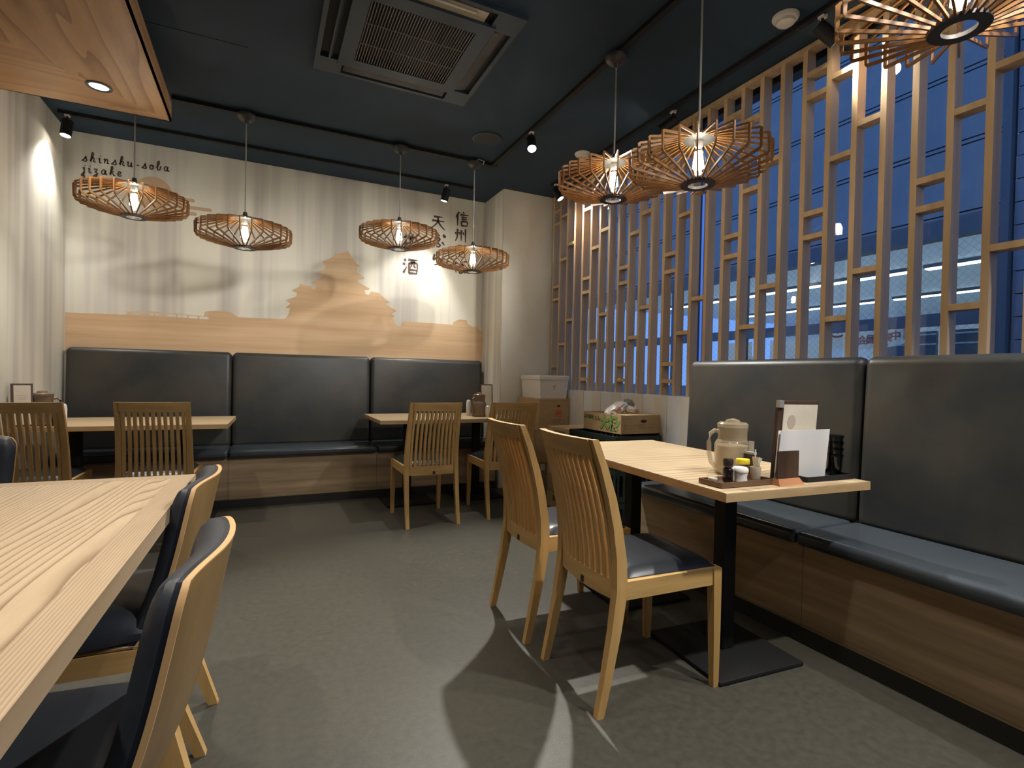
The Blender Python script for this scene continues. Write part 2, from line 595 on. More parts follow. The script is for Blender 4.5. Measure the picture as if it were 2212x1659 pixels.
def stroke(mb, pts, w, m, taper=True, smooth=True, t=0.0015):
    P = spline(pts) if smooth else [Vector((p[0], p[1])) for p in pts]
    n = len(P)
    L, Rr = [], []
    for i, p in enumerate(P):
        d = (P[min(i + 1, n - 1)] - P[max(i - 1, 0)])
        if d.length < 1e-9:
            d = Vector((1, 0))
        d.normalize()
        nr = Vector((-d.y, d.x))
        k = 1.0
        if taper:
            s = i / (n - 1)
            k = 1.15 - 0.65 * s
        L.append(p + nr * w * k / 2)
        Rr.append(p - nr * w * k / 2)
    vs, fs = [], []
    for a, b in zip(L, Rr):
        vs += [(a.x, a.y, t), (b.x, b.y, t)]
    for i in range(n - 1):
        fs.append((2 * i, 2 * i + 1, 2 * i + 3, 2 * i + 2))
    mb.add(vs, fs, False, m)


KANJI = {
    'shin': [[(.28, .98), (.05, .6)], [(.17, .75), (.17, 0)], [(.55, 1), (.68, .9)], [(.36, .8), (.98, .82)], [(.46, .64), (.88, .65)], [(.46, .5), (.88, .51)], [(.46, .34), (.46, .02)], [(.46, .34), (.88, .34), (.86, .02)], [(.46, .05), (.88, .05)]],
    'shu': [[(.2, .95), (.19, .4), (.03, .02)], [(.5, .9), (.5, .08)], [(.84, 1), (.84, -.02)], [(.04, .7), (.1, .5)], [(.33, .74), (.41, .54)], [(.64, .74), (.73, .54)]],
    'so': [[(.25, .92), (.7, .92), (.2, .58), (.9, .62), (.5, .4), (.42, .15), (.75, .02)]],
    'ba': [[(.15, .9), (.1, .4), (.18, .02)], [(.4, .68), (.9, .7)], [(.68, .95), (.68, .15), (.5, .02), (.42, .12), (.6, .2), (.92, .05)], [(.85, 1), (.9, .88)], [(.96, 1.02), (1.02, .9)]],
    'ten': [[(.2, .88), (.82, .9)], [(.08, .6), (.95, .62)], [(.5, .88), (.45, .5), (.02, .05)], [(.52, .56), (.72, .28), (1.0, .04)]],
    'pu': [[(.38, .95), (.58, .85)], [(.42, .74), (.56, .6), (.4, .36), (.6, .16), (.44, .02), (.3, .08)], [(.18, .44), (.04, .2)], [(.74, .42), (.92, .2)], [(.93, .97), (.84, .9), (.9, .8), (1.0, .86), (.95, .96)]],
    'ra': [[(.4, .98), (.6, .88)], [(.3, .8), (.2, .4), (.55, .58), (.8, .4), (.65, .12), (.28, .02)]],
    'ji': [[(.05, .65), (.4, .66)], [(.22, .9), (.22, .2)], [(.02, .14), (.42, .28)], [(.44, .54), (.92, .7), (.9, .36), (.8, .4)], [(.68, .95), (.68, .25)], [(.52, .8), (.52, .1), (.62, .02), (.92, .02), (.98, .2)]],
    'zake': [[(.08, .92), (.2, .8)], [(.02, .66), (.14, .55)], [(.04, .04), (.24, .42)], [(.34, .9), (.98, .91)], [(.4, .68), (.4, 0)], [(.4, .68), (.92, .69), (.91, 0)], [(.58, .9), (.57, .56), (.47, .4)], [(.74, .9), (.75, .5), (.86, .44)], [(.42, .26), (.9, .26)], [(.42, .04), (.9, .04)]],
}
SCRIPT = {
    's': ([[(-.05, 0), (.2, .3), (.33, .58)], [(.33, .58), (.3, .42), (.4, .14), (.26, -.02), (.06, .06)]], .5),
    'h': ([[(-.02, .1), (.25, .7), (.27, 1.02), (.17, .98), (.1, .45), (.07, 0)], [(.08, .25), (.25, .5), (.35, .4), (.32, .08), (.5, .06)]], .52),
    'i': ([[(.02, .38), (.14, .5), (.12, .1), (.2, .0), (.3, .1)], [(.19, .74), (.22, .80)]], .36),
    'n': ([[(0, .4), (.1, .5), (.07, 0)], [(.08, .22), (.26, .5), (.36, .4), (.33, .06), (.5, .08)]], .54),
    'u': ([[(0, .4), (.1, .5), (.08, .12), (.2, 0), (.36, .2), (.4, .5)], [(.4, .5), (.37, .1), (.44, 0), (.54, .1)]], .58),
    '-': ([[(.06, .26), (.34, .26)]], .44),
    'o': ([[(.2, .5), (.04, .3), (.12, .02), (.32, .06), (.38, .34), (.22, .5), (.3, .38), (.48, .42)]], .5),
    'b': ([[(0, .2), (.24, .7), (.26, 1.0), (.16, .96), (.08, .4), (.14, .02), (.34, .08), (.38, .38), (.3, .42), (.5, .4)]], .52),
    'a': ([[(.38, .42), (.22, .52), (.04, .28), (.12, .0), (.28, .08), (.4, .48)], [(.4, .5), (.36, .1), (.44, 0), (.54, .1)]], .56),
    'j': ([[(.06, .38), (.18, .5), (.14, -.2), (.04, -.42), (-.08, -.36), (.0, -.2), (.22, .06)], [(.22, .74), (.25, .80)]], .36),
    'z': ([[(.04, .42), (.16, .5), (.34, .44), (.14, .16), (.3, .12), (.3, -.22), (.12, -.42), (.04, -.3), (.42, .06)]], .5),
    'k': ([[(0, .1), (.25, .7), (.25, 1.0), (.16, .96), (.1, .45), (.06, 0)], [(.38, .48), (.2, .34), (.12, .24), (.3, .2), (.38, .02), (.5, .06)]], .5),
    'e': ([[(.02, .16), (.3, .3), (.28, .5), (.12, .46), (.06, .14), (.2, 0), (.44, .12)]], .48),
    't': ([[(.2, .9), (.1, .12), (.2, 0), (.34, .1)], [(0, .55), (.32, .58)]], .4),
    'm': ([[(0, .4), (.08, .5), (.06, 0)], [(.07, .25), (.22, .5), (.28, .4), (.25, 0)], [(.26, .25), (.42, .5), (.5, .4), (.48, .06), (.6, .08)]], .66),
    'p': ([[(.02, .4), (.12, .5), (.04, -.4)], [(.1, .3), (.26, .5), (.38, .3), (.26, .02), (.1, .1)]], .5),
    'r': ([[(0, .36), (.1, .5), (.12, .42), (.3, .42), (.26, .12), (.34, 0), (.44, .1)]], .46),
}


def script_word(mb, word, x, z, h, w, m, slope=0.0):
    """letters in local xy starting at (x, z); h = ascender height"""
    for ch in word:
        st, adv = SCRIPT[ch]
        for s in st:
            stroke(mb, [(x + a * h, z + b * h) for a, b in s], w, m, taper=False)
        x += adv * h * 1.40
        z += slope * adv * h * 1.40


def text_mesh(s, size, off=0.0, extr=0.0004, shear=0.0):
    cu = bpy.data.curves.new('lettering', 'FONT')
    cu.body = s
    cu.size = size
    cu.align_x = 'CENTER'
    cu.align_y = 'CENTER'
    cu.extrude = extr
    cu.offset = off
    cu.shear = shear
    cu.resolution_u = 3
    o = bpy.data.objects.new('lettering', cu)
    COL.objects.link(o)
    dg = bpy.context.evaluated_depsgraph_get()
    dg.update()
    me = bpy.data.meshes.new_from_object(o.evaluated_get(dg))
    bpy.data.objects.remove(o, do_unlink=True)
    me.materials.clear()
    return me


def text_on(name, s, size, mat_, parent, mtx, off=0.0, **kw):
    me = text_mesh(s, size, off)
    me.transform(mtx)
    me.materials.append(mat_)
    return link(name, me, parent, **kw)


def plane_m(origin, xdir, ydir):
    x = Vector(xdir).normalized()
    y = Vector(ydir).normalized()
    z = x.cross(y)
    m = Matrix((x, y, z)).transposed().to_4x4()
    m.translation = Vector(origin)
    return m


# ------------------------------------------------------------------ room shell
H = 2.90
XW = 2.74          # window plane
YB = 5.12
XLW = -1.38
struct(MB().box((-0.1, 1.3, -0.05), (5.9, 8.0, 0.10)), 'floor', M['floor'])
ce = struct(MB().box((-0.1, 1.3, H + 0.10), (5.9, 8.0, 0.10)), 'ceiling', M['ceiling'])
SEAM = 3.335
MB().box((-1.575, (SEAM + 5.3) / 2 + 0.0015, H + 0.025), (2.95, 5.3 - SEAM - 0.003, 0.05)).build('ceiling_board', M['ceiling'], ce)
MB().box((-1.575, (SEAM - 2.7) / 2 - 0.0015, H + 0.025), (2.95, SEAM + 2.7 - 0.003, 0.05)).build('ceiling_board', M['ceiling'], ce)
MB().box((1.375, 1.3, H + 0.025), (2.95, 8.0, 0.05)).build('ceiling_board', M['ceiling'], ce)
struct(MB().box((0.36, YB + 0.08, H / 2), (3.5, 0.16, H)), 'wall_back', M['streak'])
struct(MB().box((XLW - 0.08, 4.36, H / 2), (0.16, 1.52, H)), 'wall_left', M['streak'])
struct(MB().box((-2.25, 3.52, H / 2), (1.6, 0.16, H)), 'wall_return', M['cream'])
struct(MB().box((-3.05, 0.5, H / 2), (0.1, 5.9, H)), 'wall_far_left', M['cream'])
struct(MB().box((-0.1, -2.65, H / 2), (5.9, 0.1, H)), 'wall_front', M['cream'])
# column in the corner: plain front, streaked wallpaper on its side
co = struct(MB().box((2.4025, 4.9625, H / 2), (0.633, 0.625, H)), 'wall_column', M['cream'])
MB().box((2.0825, 4.887, H / 2), (0.005, 0.466, H)).build('column_side_paper', M['streak'], co)
# window wall on the right: sill wall, head, end pier
sw = struct(MB().box((2.76, 1.0, 0.47), (0.16, 7.3, 0.94)), 'wall_right', M['cream'])
struct(MB().box((2.78, 1.0, 2.885), (0.10, 7.3, 0.03)), 'trim_1', M['alu_frame'])
wf = struct(MB().box((XW, 1.0, 0.955), (0.07, 7.3, 0.03)).box((XW, 1.0, 2.855), (0.07, 7.3, 0.03)), 'window_1', M['alu_frame'])
for yy in (2.80, 0.95, -0.9):
    MB().box((XW, yy, 1.905), (0.06, 0.05, 1.87)).build('mullion', M['alu_frame'], wf)
for a, b in ((2.826, 4.65), (0.976, 2.774), (-0.874, 0.924), (-2.6, -0.926)):
    MB().box((XW, (a + b) / 2, 1.905), (0.006, b - a, 1.87)).build('window_pane', M['window'], wf)
# white panel under the lattice, beside the cartons; board tones imitate slat light stripes
wp = thing('dado_panel', 'low white panel with painted light stripes on window wall, behind the cartons', 'panel', (2.60, 3.55, 0))
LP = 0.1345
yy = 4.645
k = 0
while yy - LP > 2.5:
    MB().box((0.035 + (0.002 if k % 2 else 0), yy - LP / 2 - 3.55, 0.486), (0.07, LP - 0.002, 0.972)).build('stripe_board', M['stripew'] if k % 2 else M['stripec'], wp)
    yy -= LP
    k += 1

# ------------------------------------------------------------------ lattice screen in front of the window
LX, LD = 2.6475, 0.065
lat = thing('lattice_screen', 'tall wooden lattice screen of upright slats and staggered rungs before window', 'screen', (LX, 1.8, 0.975))
Y0, PIT, SW_ = 4.603, 0.1348, 0.027
NS = 30
slat_me = MB().box((0, 0, (2.865 - 0.975) / 2), (LD, SW_, 2.865 - 0.975)).mesh('slat')
slat_me.materials.append(M['lattice'])
slat_b = MB().box((0, 0, (2.865 - 0.975) / 2), (LD, SW_, 2.865 - 0.975)).mesh('slat')
slat_b.materials.append(M['lattice'])
for i in range(NS):
    link('slat', slat_me, lat, (0, Y0 - PIT * i - 1.8, 0))
rung_me = MB().box((0, 0, 0), (LD * 0.98, PIT - SW_, 0.027)).mesh('rung')
rung_me.materials.append(M['lattice'])
CLS = {0: (2.733, 2.608, 1.986, 1.861, 1.199, 1.075), 1: (2.655, 2.234, 1.413), 2: (2.358, 1.636), 3: ()}
for i in range(NS - 1):
    for z in CLS[i % 4]:
        link('rung', rung_me, lat, (0, Y0 - PIT * (i + 0.5) - 1.8, z - 0.975))
MB().box((0, 0, 2.8775 - 0.975), (LD + 0.004, NS * PIT + 0.03, 0.025)).build('top_rail', M['lattice'], lat, (0, Y0 - PIT * (NS - 1) / 2 - 1.8, 0))

# ------------------------------------------------------------------ benches
def cushion_mb(w, d, t, r):
    """seat pad: x = width, y = depth, softly crowned"""
    mb = MB()

    def top(u, v):
        a, b = 2 * u - 1, 2 * v - 1
        e = (1 - abs(a) ** 14) * (1 - abs(b) ** 10)
        return (a * w / 2, b * d / 2, t * 0.55 + t * 0.45 * e ** 0.5)

    def bot(u, v):
        a, b = 2 * u - 1, 2 * v - 1
        return (a * (w / 2 - 0.002), b * (d / 2 - 0.004), 0)
    return mb.sheet(top, bot, 40, 18)


def back_mb(w, h, t):
    """upholstered back: local x = width, z = height, front towards -y, rounded rim, slight lean"""
    mb = MB().box((0, -t / 2 + 0.01, h / 2), (w, t + 0.02, h), r=0.038, seg=7)
    for p in mb.v:
        p.y += 0.030 * max(0.0, p.z / h) * (1.0 if p.y < -0.02 else 0.35)
    return mb


def bench(name, label, loc, rot, length, segs, z_seat, z_top, seat_d):
    """local: x along the bench from 0 to length, front face at y=0 facing -y"""
    b = thing(name, label, 'bench', loc, rot)
    MB().box((length / 2, 0.11 + 0.005, 0.035), (length, 0.13, 0.07)).build('kick_board', M['kick'], b)
    x = 0
    nb = len(segs)
    for s in segs:
        MB().box((x + s / 2, 0.055 + 0.02, 0.07 + (z_seat - 0.055 - 0.07) / 2), (s - 0.002, 0.03, z_seat - 0.055 - 0.07)).build('front_board', M['walnut_x'], b)
        MB().box((x + s / 2, 0.054, 0.073), (s - 0.002, 0.012, 0.006)).build('edge_trim', M['brass'], b, label='thin bright metal edge strip')
        MB().box((0, 0, 0.0295), (s - 0.004, seat_d, 0.059), r=0.022, seg=5).build('seat_cushion', M['seat_vinyl'], b, (x + s / 2, seat_d / 2, z_seat - 0.058))
        back_mb(s - 0.006, z_top - z_seat + 0.02, 0.09).build('backrest', M['vinyl'], b, (x + s / 2, seat_d + 0.085, z_seat - 0.02))
        x += s
    MB().box((length / 2, seat_d / 2 + 0.06, 0.2), (length - 0.01, seat_d - 0.09, 0.38)).build('carcass', M['kick'], b)
    return b


bench('wall_bench', 'long dark vinyl bench with three tall backrest panels below the castle mural', (-1.355, 4.605, 0), 0, 3.41, (1.12, 1.15, 1.14), 0.462, 1.243, 0.40)
bench('window_bench', 'dark vinyl bench with tall backrest under the lattice window on the right', (1.985, 2.50, 0), R(-90), 3.20, (1.06, 1.06, 1.08), 0.472, 1.205, 0.40)

# ------------------------------------------------------------------ mural and wall lettering (printed on the wallpaper)
WP = plane_m((0, YB, 0), (1, 0, 0), (0, 0, 1))
castle = [(-1.376, 1.507), (-0.994, 1.515), (-0.985, 1.543), (-0.846, 1.554), (-0.655, 1.550), (-0.456, 1.540), (-0.447, 1.58), (-0.355, 1.595), (-0.25, 1.586), (-0.204, 1.55), (-0.107, 1.549), (0.169, 1.559), (0.198, 1.593), (0.207, 1.635), (0.216, 1.657), (0.173, 1.659), (0.216, 1.699), (0.172, 1.727), (0.263, 1.766), (0.268, 1.803), (0.226, 1.815), (0.286, 1.858), (0.298, 1.898), (0.306, 1.881), (0.385, 1.872), (0.396, 1.852), (0.416, 1.845), (0.433, 1.882), (0.385, 1.909), (0.44, 1.936), (0.465, 1.955), (0.49, 1.984), (0.434, 2.005), (0.504, 2.039), (0.512, 2.072), (0.475, 2.101), (0.544, 2.141), (0.589, 2.179), (0.597, 2.207), (0.605, 2.191), (0.693, 2.218), (0.702, 2.239), (0.715, 2.215), (0.753, 2.159), (0.78, 2.124), (0.82, 2.101), (0.788, 2.081), (0.789, 2.042), (0.858, 2.0), (0.855, 1.983), (0.799, 1.972), (0.805, 1.944), (0.909, 1.899), (0.903, 1.885), (0.86, 1.878), (0.871, 1.845), (0.899, 1.836), (0.925, 1.872), (0.998, 1.862), (1.043, 1.826), (1.094, 1.785), (1.055, 1.776), (1.067, 1.76), (1.17, 1.706), (1.13, 1.691), (1.127, 1.663), (1.154, 1.653), (1.131, 1.635), (1.161, 1.574), (1.19, 1.556), (1.224, 1.561), (1.235, 1.607), (1.755, 1.605), (1.748, 1.628), (1.817, 1.663), (1.894, 1.662), (1.917, 1.621), (1.967, 1.6), (2.025, 1.615), (2.033, 1.573), (2.077, 1.551), (2.077, 1.20), (-1.376, 1.20)]
mu = thing('castle_mural', 'wood-toned castle skyline print on the streaked back wall above the bench', 'mural', (0.35, YB, 1.0))
MB().poly(castle, 0.0025, WP).build('castle_silhouette', M['mural'], mu, (-0.35, -YB, -1.0))
br = MB()
for i in range(7):          # openings of the little bridge, wall colour showing through
    x0 = -0.955 + i * 0.078
    zt = 1.5365 + (0.006 if 1 <= i <= 4 else 0.0)
    br.poly([(x0, 1.519 - i * 0.0005), (x0 + 0.066, 1.519 - i * 0.0005), (x0 + 0.066, zt - 0.004), (x0 + 0.05, zt), (x0 + 0.016, zt), (x0, zt - 0.004)], 0.0035, WP)
br.build('bridge_opening', M['streak'], mu, (-0.35, -YB, -1.0), kind='stuff')
su = thing('sun_motif', 'tan sun disc with cloud bars printed on wall behind the leftmost pendant', 'motif', (-0.82, YB, 2.51))
MB().poly([(0.132 * math.cos(2 * math.pi * i / 40), 0.132 * math.sin(2 * math.pi * i / 40)) for i in range(40)], 0.0025, plane_m((0, 0, 0), (1, 0, 0), (0, 0, 1))).build('sun_disc', M['sun'], su)
for cx, cz, w in ((0.20, -0.015, 0.15), (0.28, -0.075, 0.24), (0.18, -0.125, 0.22)):
    pts = []
    hh = 0.014
    for i in range(9):
        a = -math.pi / 2 + math.pi * i / 8
        pts.append((w / 2 + hh * math.cos(a), hh * math.sin(a)))
    for i in range(9):
        a = math.pi / 2 + math.pi * i / 8
        pts.append((-w / 2 + hh * math.cos(a), hh * math.sin(a)))
    MB().poly(pts, 0.0025, plane_m((cx, 0, cz), (1, 0, 0), (0, 0, 1))).build('cloud_bar', M['sun'], su)
le = thing('romaji_lettering', 'brown script lettering shinshu-soba jizake high on the left of back wall', 'lettering', (-1.28, YB, 2.55))
LM = plane_m((0, -0.003, 0), (1, 0, 0), (0, 0, 1))
for wd, z0, h in (('shinshu-soba', 2.682, 0.069), ('jizake', 2.596, 0.069), ('tempura', 2.510, 0.069)):
    mb = MB()
    script_word(mb, wd, 0.0, z0 - 2.55, h, 0.0088, LM, slope=0.043)
    mb.build('word', M['ink'], le)
kl = thing('kanji_lettering', 'brown brush kanji in three columns on wall beside the right pendants', 'lettering', (1.5, YB, 2.4))
for name, cx, cz, sz in (('shin', 1.826, 2.69, 0.145), ('shu', 1.82, 2.525, 0.135), ('so', 1.815, 2.36, 0.13), ('ba', 1.815, 2.20, 0.13), ('ten', 1.571, 2.62, 0.145), ('pu', 1.585, 2.44, 0.135), ('ra', 1.57, 2.26, 0.13), ('ji', 1.29, 2.41, 0.14), ('zake', 1.301, 2.155, 0.15)):
    mb = MB()
    for s in KANJI[name]:
        stroke(mb, [(cx - 1.5 + (a - 0.5) * sz, cz - 2.4 + (b - 0.5) * sz) for a, b in s], 0.019, LM)
    mb.build('character', M['ink'], kl)

# ------------------------------------------------------------------ suspended wooden canopy on the left with downlights
CX, CY, CB, CT = -0.547, 3.98, 2.66, 2.785
cp = thing('ceiling_canopy', 'big suspended oak canopy with mitred grain at upper left of the ceiling', 'canopy', (-1.5, 2.2, CB))
CL, CN = -2.4, -1.2
MB().box(((CX + CL) / 2 + 1.5, (CY + CN) / 2 - 2.2, 0.07), (CX - CL - 0.002, CY - CN - 0.002, 0.10)).build('core', M['canopy_y'], cp)
dx = 1.85
tp = lambda pts: MB().poly([(p[0] + 1.5, p[1] - 2.2) for p in pts], 0.02)
tp([(CX, CY), (CX - 1.3, CY - 1.3), (CX - 1.3, CN), (CX, CN)]).build('veneer_panel', M['canopy_y'], cp)
tp([(CX, CY), (CL, CY), (CL, CY - 1.3), (CX - 1.3, CY - 1.3)]).build('veneer_panel', M['canopy_x'], cp)
tp([(CX - 1.301, CY - 1.3), (CL, CY - 1.3), (CL, CN), (CX - 1.301, CN)]).build('veneer_panel', M['canopy_y'], cp)
MB().box((CX + 1.5 - 0.004, (CY + CN) / 2 - 2.2, (CT - CB) / 2), (0.008, CY - CN, CT - CB)).build('edge_board', M['canopy_y'], cp)
MB().box(((CX + CL) / 2 + 1.5, CY - 2.2 - 0.004, (CT - CB) / 2), (CX - CL - 0.016, 0.008, CT - CB)).build('edge_board', M['canopy_x'], cp)
for x in (-0.9, -2.1):
    for y in (3.3, 0.2):
        MB().tube([(x + 1.5, y - 2.2, 0.12), (x + 1.5, y - 2.2, H - CB)], 0.006).build('hanger_rod', M['black'], cp)


def spot(parent, loc, target, watts, size, blend=0.5, radius=0.02, col=(1.0, 0.97, 0.90)):
    ld = bpy.data.lights.new('spot_beam', 'SPOT')
    ld.energy = watts
    ld.color = col
    ld.spot_size = R(size)
    ld.spot_blend = blend
    ld.shadow_soft_size = radius
    o = bpy.data.objects.new('spot_beam', ld)
    COL.objects.link(o)
    d = Vector(target) - Vector(loc)
    o.rotation_euler = d.to_track_quat('-Z', 'Y').to_euler()
    o.location = Vector(loc) - Vector(parent.location)
    o.parent = parent
    return o


for (x, y), lb in (((-0.85, 3.68), 'recessed downlight near the corner of the wooden canopy'), ((-0.85, 1.9), 'recessed downlight in canopy above the big dining table'), ((-0.85, 0.5), 'recessed downlight in canopy near the viewer')):
    d = thing('recessed_downlight', lb, 'downlight', (x, y, CB), 0, 'downlights in the wooden canopy')
    MB().lathe([(0.062, 0.0), (0.062, -0.004), (0.05, -0.006), (0.046, 0.0)], 28).build('trim_ring', M['ringdark'], d)
    MB().lathe([(0.046, -0.001), (0.04, -0.0015), (0.0, -0.002)], 28).build('lens', M['downlens'], d)
    spot(d, (x, y, CB - 0.02), (x + 0.05, y - 0.25, 0), DOWN_W, 95, 0.7, 0.04, (1.0, 0.93, 0.82))

# ------------------------------------------------------------------ air conditioner cassette
ac = thing('ceiling_air_conditioner', 'dark square cassette air conditioner with slatted intake grille in ceiling', 'air conditioner', (0.713, 2.86, 2.90))
S = 0.47
for sx, sy in ((-1, -1), (-1, 1), (1, -1), (1, 1)):
    MB().box((sx * (S - 0.075), sy * (S - 0.075), -0.012), (0.15, 0.15, 0.024)).build('corner_plate', M['acbody'], ac)
for a in range(4):
    m = rotz(a * math.pi / 2)
    MB().box((S - 0.0125, 0, -0.012), (0.025, 2 * S - 0.30, 0.024), m).build('edge_panel', M['acbody'], ac)
    MB().box((S - 0.082, 0, -0.003), (0.115, 2 * S - 0.30, 0.004), m).build('outlet_slot', M['acdark'], ac)
C2 = 0.348
mb = MB()
G = 0.267
for sx in (-1, 1):
    mb.box((sx * (C2 + G) / 2, 0, -0.020), (C2 - G, 2 * C2, 0.022))
    mb.box((0, sx * (C2 + G) / 2, -0.020), (2 * G, C2 - G, 0.022))
mb.build('intake_frame', M['acbody'], ac)
MB().box((0, 0, -0.001), (2 * G, 2 * G, 0.002)).build('intake_recess', M['acdark'], ac)
bar = MB().box((0, 0, 0), (0.0042, 2 * G, 0.006)).mesh('grille_bar')
bar.materials.append(M['acgrille'])
for i in range(36):
    link('grille_bar', bar, ac, (-G + (i + 0.5) * 2 * G / 36, 0, -0.025))
for y in (-0.09, 0.09):
    MB().box((0, y, -0.0295), (2 * G, 0.003, 0.003)).build('grille_crossbar', M['acgrille'], ac)


def vane(m, tilt, mat_, w=0.085):
    q = m @ Matrix.Translation((S - 0.085, 0, -0.012)) @ Matrix.Rotation(tilt, 4, 'Y')
    MB().box((0, 0, 0), (w, 2 * S - 0.32, 0.008), q, r=0.003, seg=1).build('vane', mat_, ac)


vane(rotz(0), R(-14), M['acbrown'], 0.07)
MB().box((S - 0.036, 0, -0.016), (0.045, 2 * S - 0.32, 0.006), Matrix.Rotation(R(-6), 4, 'Y')).build('vane', M['acbrown'], ac)
vane(rotz(math.pi / 2), R(8), M['acbrown'])
vane(rotz(math.pi), R(55), M['acbody'], 0.05)
MB().box((-0.02, -S + 0.085, -0.012), (0.60, 0.075, 0.006)).build('duct_strip', M['acbare'], ac)
MB().tube([(-0.3, -S + 0.07, -0.020), (0.22, -S + 0.07, -0.020)], 0.006).build('duct_rod', M['white'], ac)

sp = thing('ceiling_speaker', 'round dark ceiling speaker between air conditioner and back pendants', 'speaker', (1.523, 3.739, H))
MB().lathe([(0.112, 0.0), (0.112, -0.006), (0.100, -0.010), (0.096, -0.006)], 32).build('rim', M['acbody'], sp)
MB().lathe([(0.097, -0.005), (0.05, -0.008), (0.0, -0.009)], 32).build('mesh_cover', M['blackm'], sp)
for (x, y), lb in (((2.324, 1.809), 'white smoke detector on dark ceiling right of the long pendant cord'), ((2.31, 3.623), 'white smoke detector on ceiling farther back, behind the middle pendant')):
    d = thing('smoke_detector', lb, 'smoke detector', (x, y, H))
    MB().lathe([(0.062, 0.0), (0.062, -0.008), (0.055, -0.018), (0.045, -0.020)], 28).build('base', M['white'], d)
    MB().lathe([(0.044, -0.019), (0.042, -0.034), (0.028, -0.044), (0.0, -0.046)], 28).build('dome', M['white'], d)

# ------------------------------------------------------------------ tracks
t1 = thing('lighting_track', 'long black lighting track carrying the pendants, turning the corner', 'track', (1.75, 4.155, H))
MB().box((-1.14, 0, -0.0125), (2.36, 0.034, 0.025)).build('track_rail', M['black'], t1)
MB().box((0, -2.95, -0.0125), (0.034, 5.85, 0.025)).build('track_rail', M['black'], t1)
MB().box((0, 0, -0.014), (0.05, 0.05, 0.028)).build('corner_joint', M['black'], t1)
t2 = thing('lighting_track', 'black lighting track along the ceiling nearest the mural wall', 'track', (0.235, 4.755, H))
MB().box((0, 0, -0.0125), (3.10, 0.034, 0.025)).build('track_rail', M['black'], t2)
for s in (-1, 1):
    MB().box((s * 1.555, 0, -0.0125), (0.012, 0.038, 0.028)).build('end_cap', M['black'], t2)
t3 = thing('lighting_track', 'black lighting track along the ceiling beside the lattice screen', 'track', (2.43, 1.6, H))
MB().box((0, 0, -0.0125), (0.034, 5.4, 0.025)).build('track_rail', M['black'], t3)
for s in (-1, 1):
    MB().box((0, s * 2.705, -0.0125), (0.038, 0.012, 0.028)).build('end_cap', M['black'], t3)


def track_spot(loc, target, label, watts, size=60, blend=0.6, stem=0.055, light=True, rad=0.03):
    s = thing('track_spotlight', label, 'spotlight', loc, 0)
    MB().box((0, 0, -0.025), (0.03, 0.03, 0.022)).build('adapter', M['white'], s, label='small white track adapter')
    MB().tube([(0, 0, -0.036), (0, 0, -0.036 - stem)], 0.007).build('stem', M['black'], s)
    d = (Vector(target) - Vector(loc)).normalized()
    q = d.to_track_quat('-Z', 'Y').to_matrix().to_4x4()
    piv = Vector((0, 0, -0.036 - stem))
    m = Matrix.Translation(piv) @ q @ Matrix.Translation((0, 0, 0.03))
    hl = 0.12
    MB().lathe([(0.030, 0.0), (0.034, -0.004), (0.034, -hl), (0.031, -hl), (0.029, -hl + 0.006)], 24, m).build('head', M['black'], s)
    MB().lathe([(0.030, -hl + 0.005), (0.0, -hl + 0.004)], 24, m).build('lens', M['spotlens'], s, label='glowing lamp face')
    if light:
        e = Vector(loc) + m @ Vector((0, 0, -hl - 0.012))
        spot(s, e, target, watts, size, blend, rad)
    return s


track_spot((-1.277, 4.755, H), (-1.42, 4.45, 1.0), 'black track spotlight in the far left corner of the room', SPOT_W * 0.35, 100, 1.0)
track_spot((1.751, 3.441, H), (1.15, 1.75, 0.0), 'black track spotlight glowing towards viewer on the middle track', SPOT_W * 2.2, 80)
track_spot((1.535, 4.755, H), (1.1, 5.0, 0.8), 'black track spotlight tilted above the kanji lettering', SPOT_W * 0.5, 75)
track_spot((2.45, 2.737, H), (0.9, 5.1, 1.5), 'black track spotlight half hidden behind the nearer middle pendant', SPOT_W * 0.7, 60, 1.0)
track_spot((2.447, 1.70, H), (3.127, 1.30, 2.19), 'black track spotlight beside the lattice, next to the cut-off pendant', SPOT_W * 0.22, 75)
track_spot((2.43, 4.25, H), (2.66, 3.98, 2.35), 'black track spotlight hidden behind the farther middle pendant by lattice', SPOT_W * 0.25, 75)
track_spot((1.75, 0.25, H), (1.2, 1.3, 0.0), 'added unseen fill spotlight on the middle track near the viewer', SPOT_W * 1.0, 85)  # unseen spot added for more light on the near floor
track_spot((2.447, 0.2, H), (1.95, 0.95, 0.2), 'added unseen fill spotlight on the window track near the viewer', SPOT_W * 0.7, 60)  # unseen spot added to brighten the window bench front

for (x, y), lb in (((0.6, -0.9), 'added fill downlight in dark ceiling behind the viewer, middle'), ((2.0, -1.3), 'added fill downlight in dark ceiling behind the viewer, window side'), ((0.35, 1.0), 'added fill downlight in dark ceiling above the aisle near viewer')):  # unseen downlights added as fill light for ceiling and bench fronts
    d = thing('recessed_downlight', lb, 'downlight', (x, y, H))
    MB().lathe([(0.062, 0.0), (0.062, -0.004), (0.05, -0.006), (0.046, 0.0)], 28).build('trim_ring', M['ringdark'], d)
    MB().lathe([(0.046, -0.001), (0.04, -0.0015), (0.0, -0.002)], 28).build('lens', M['downlens'], d)
    spot(d, (x, y, H - 0.02), (x, y + 0.3, 0), DOWN_W * 0.5, 140, 0.9, 0.05, (1.0, 0.95, 0.86))

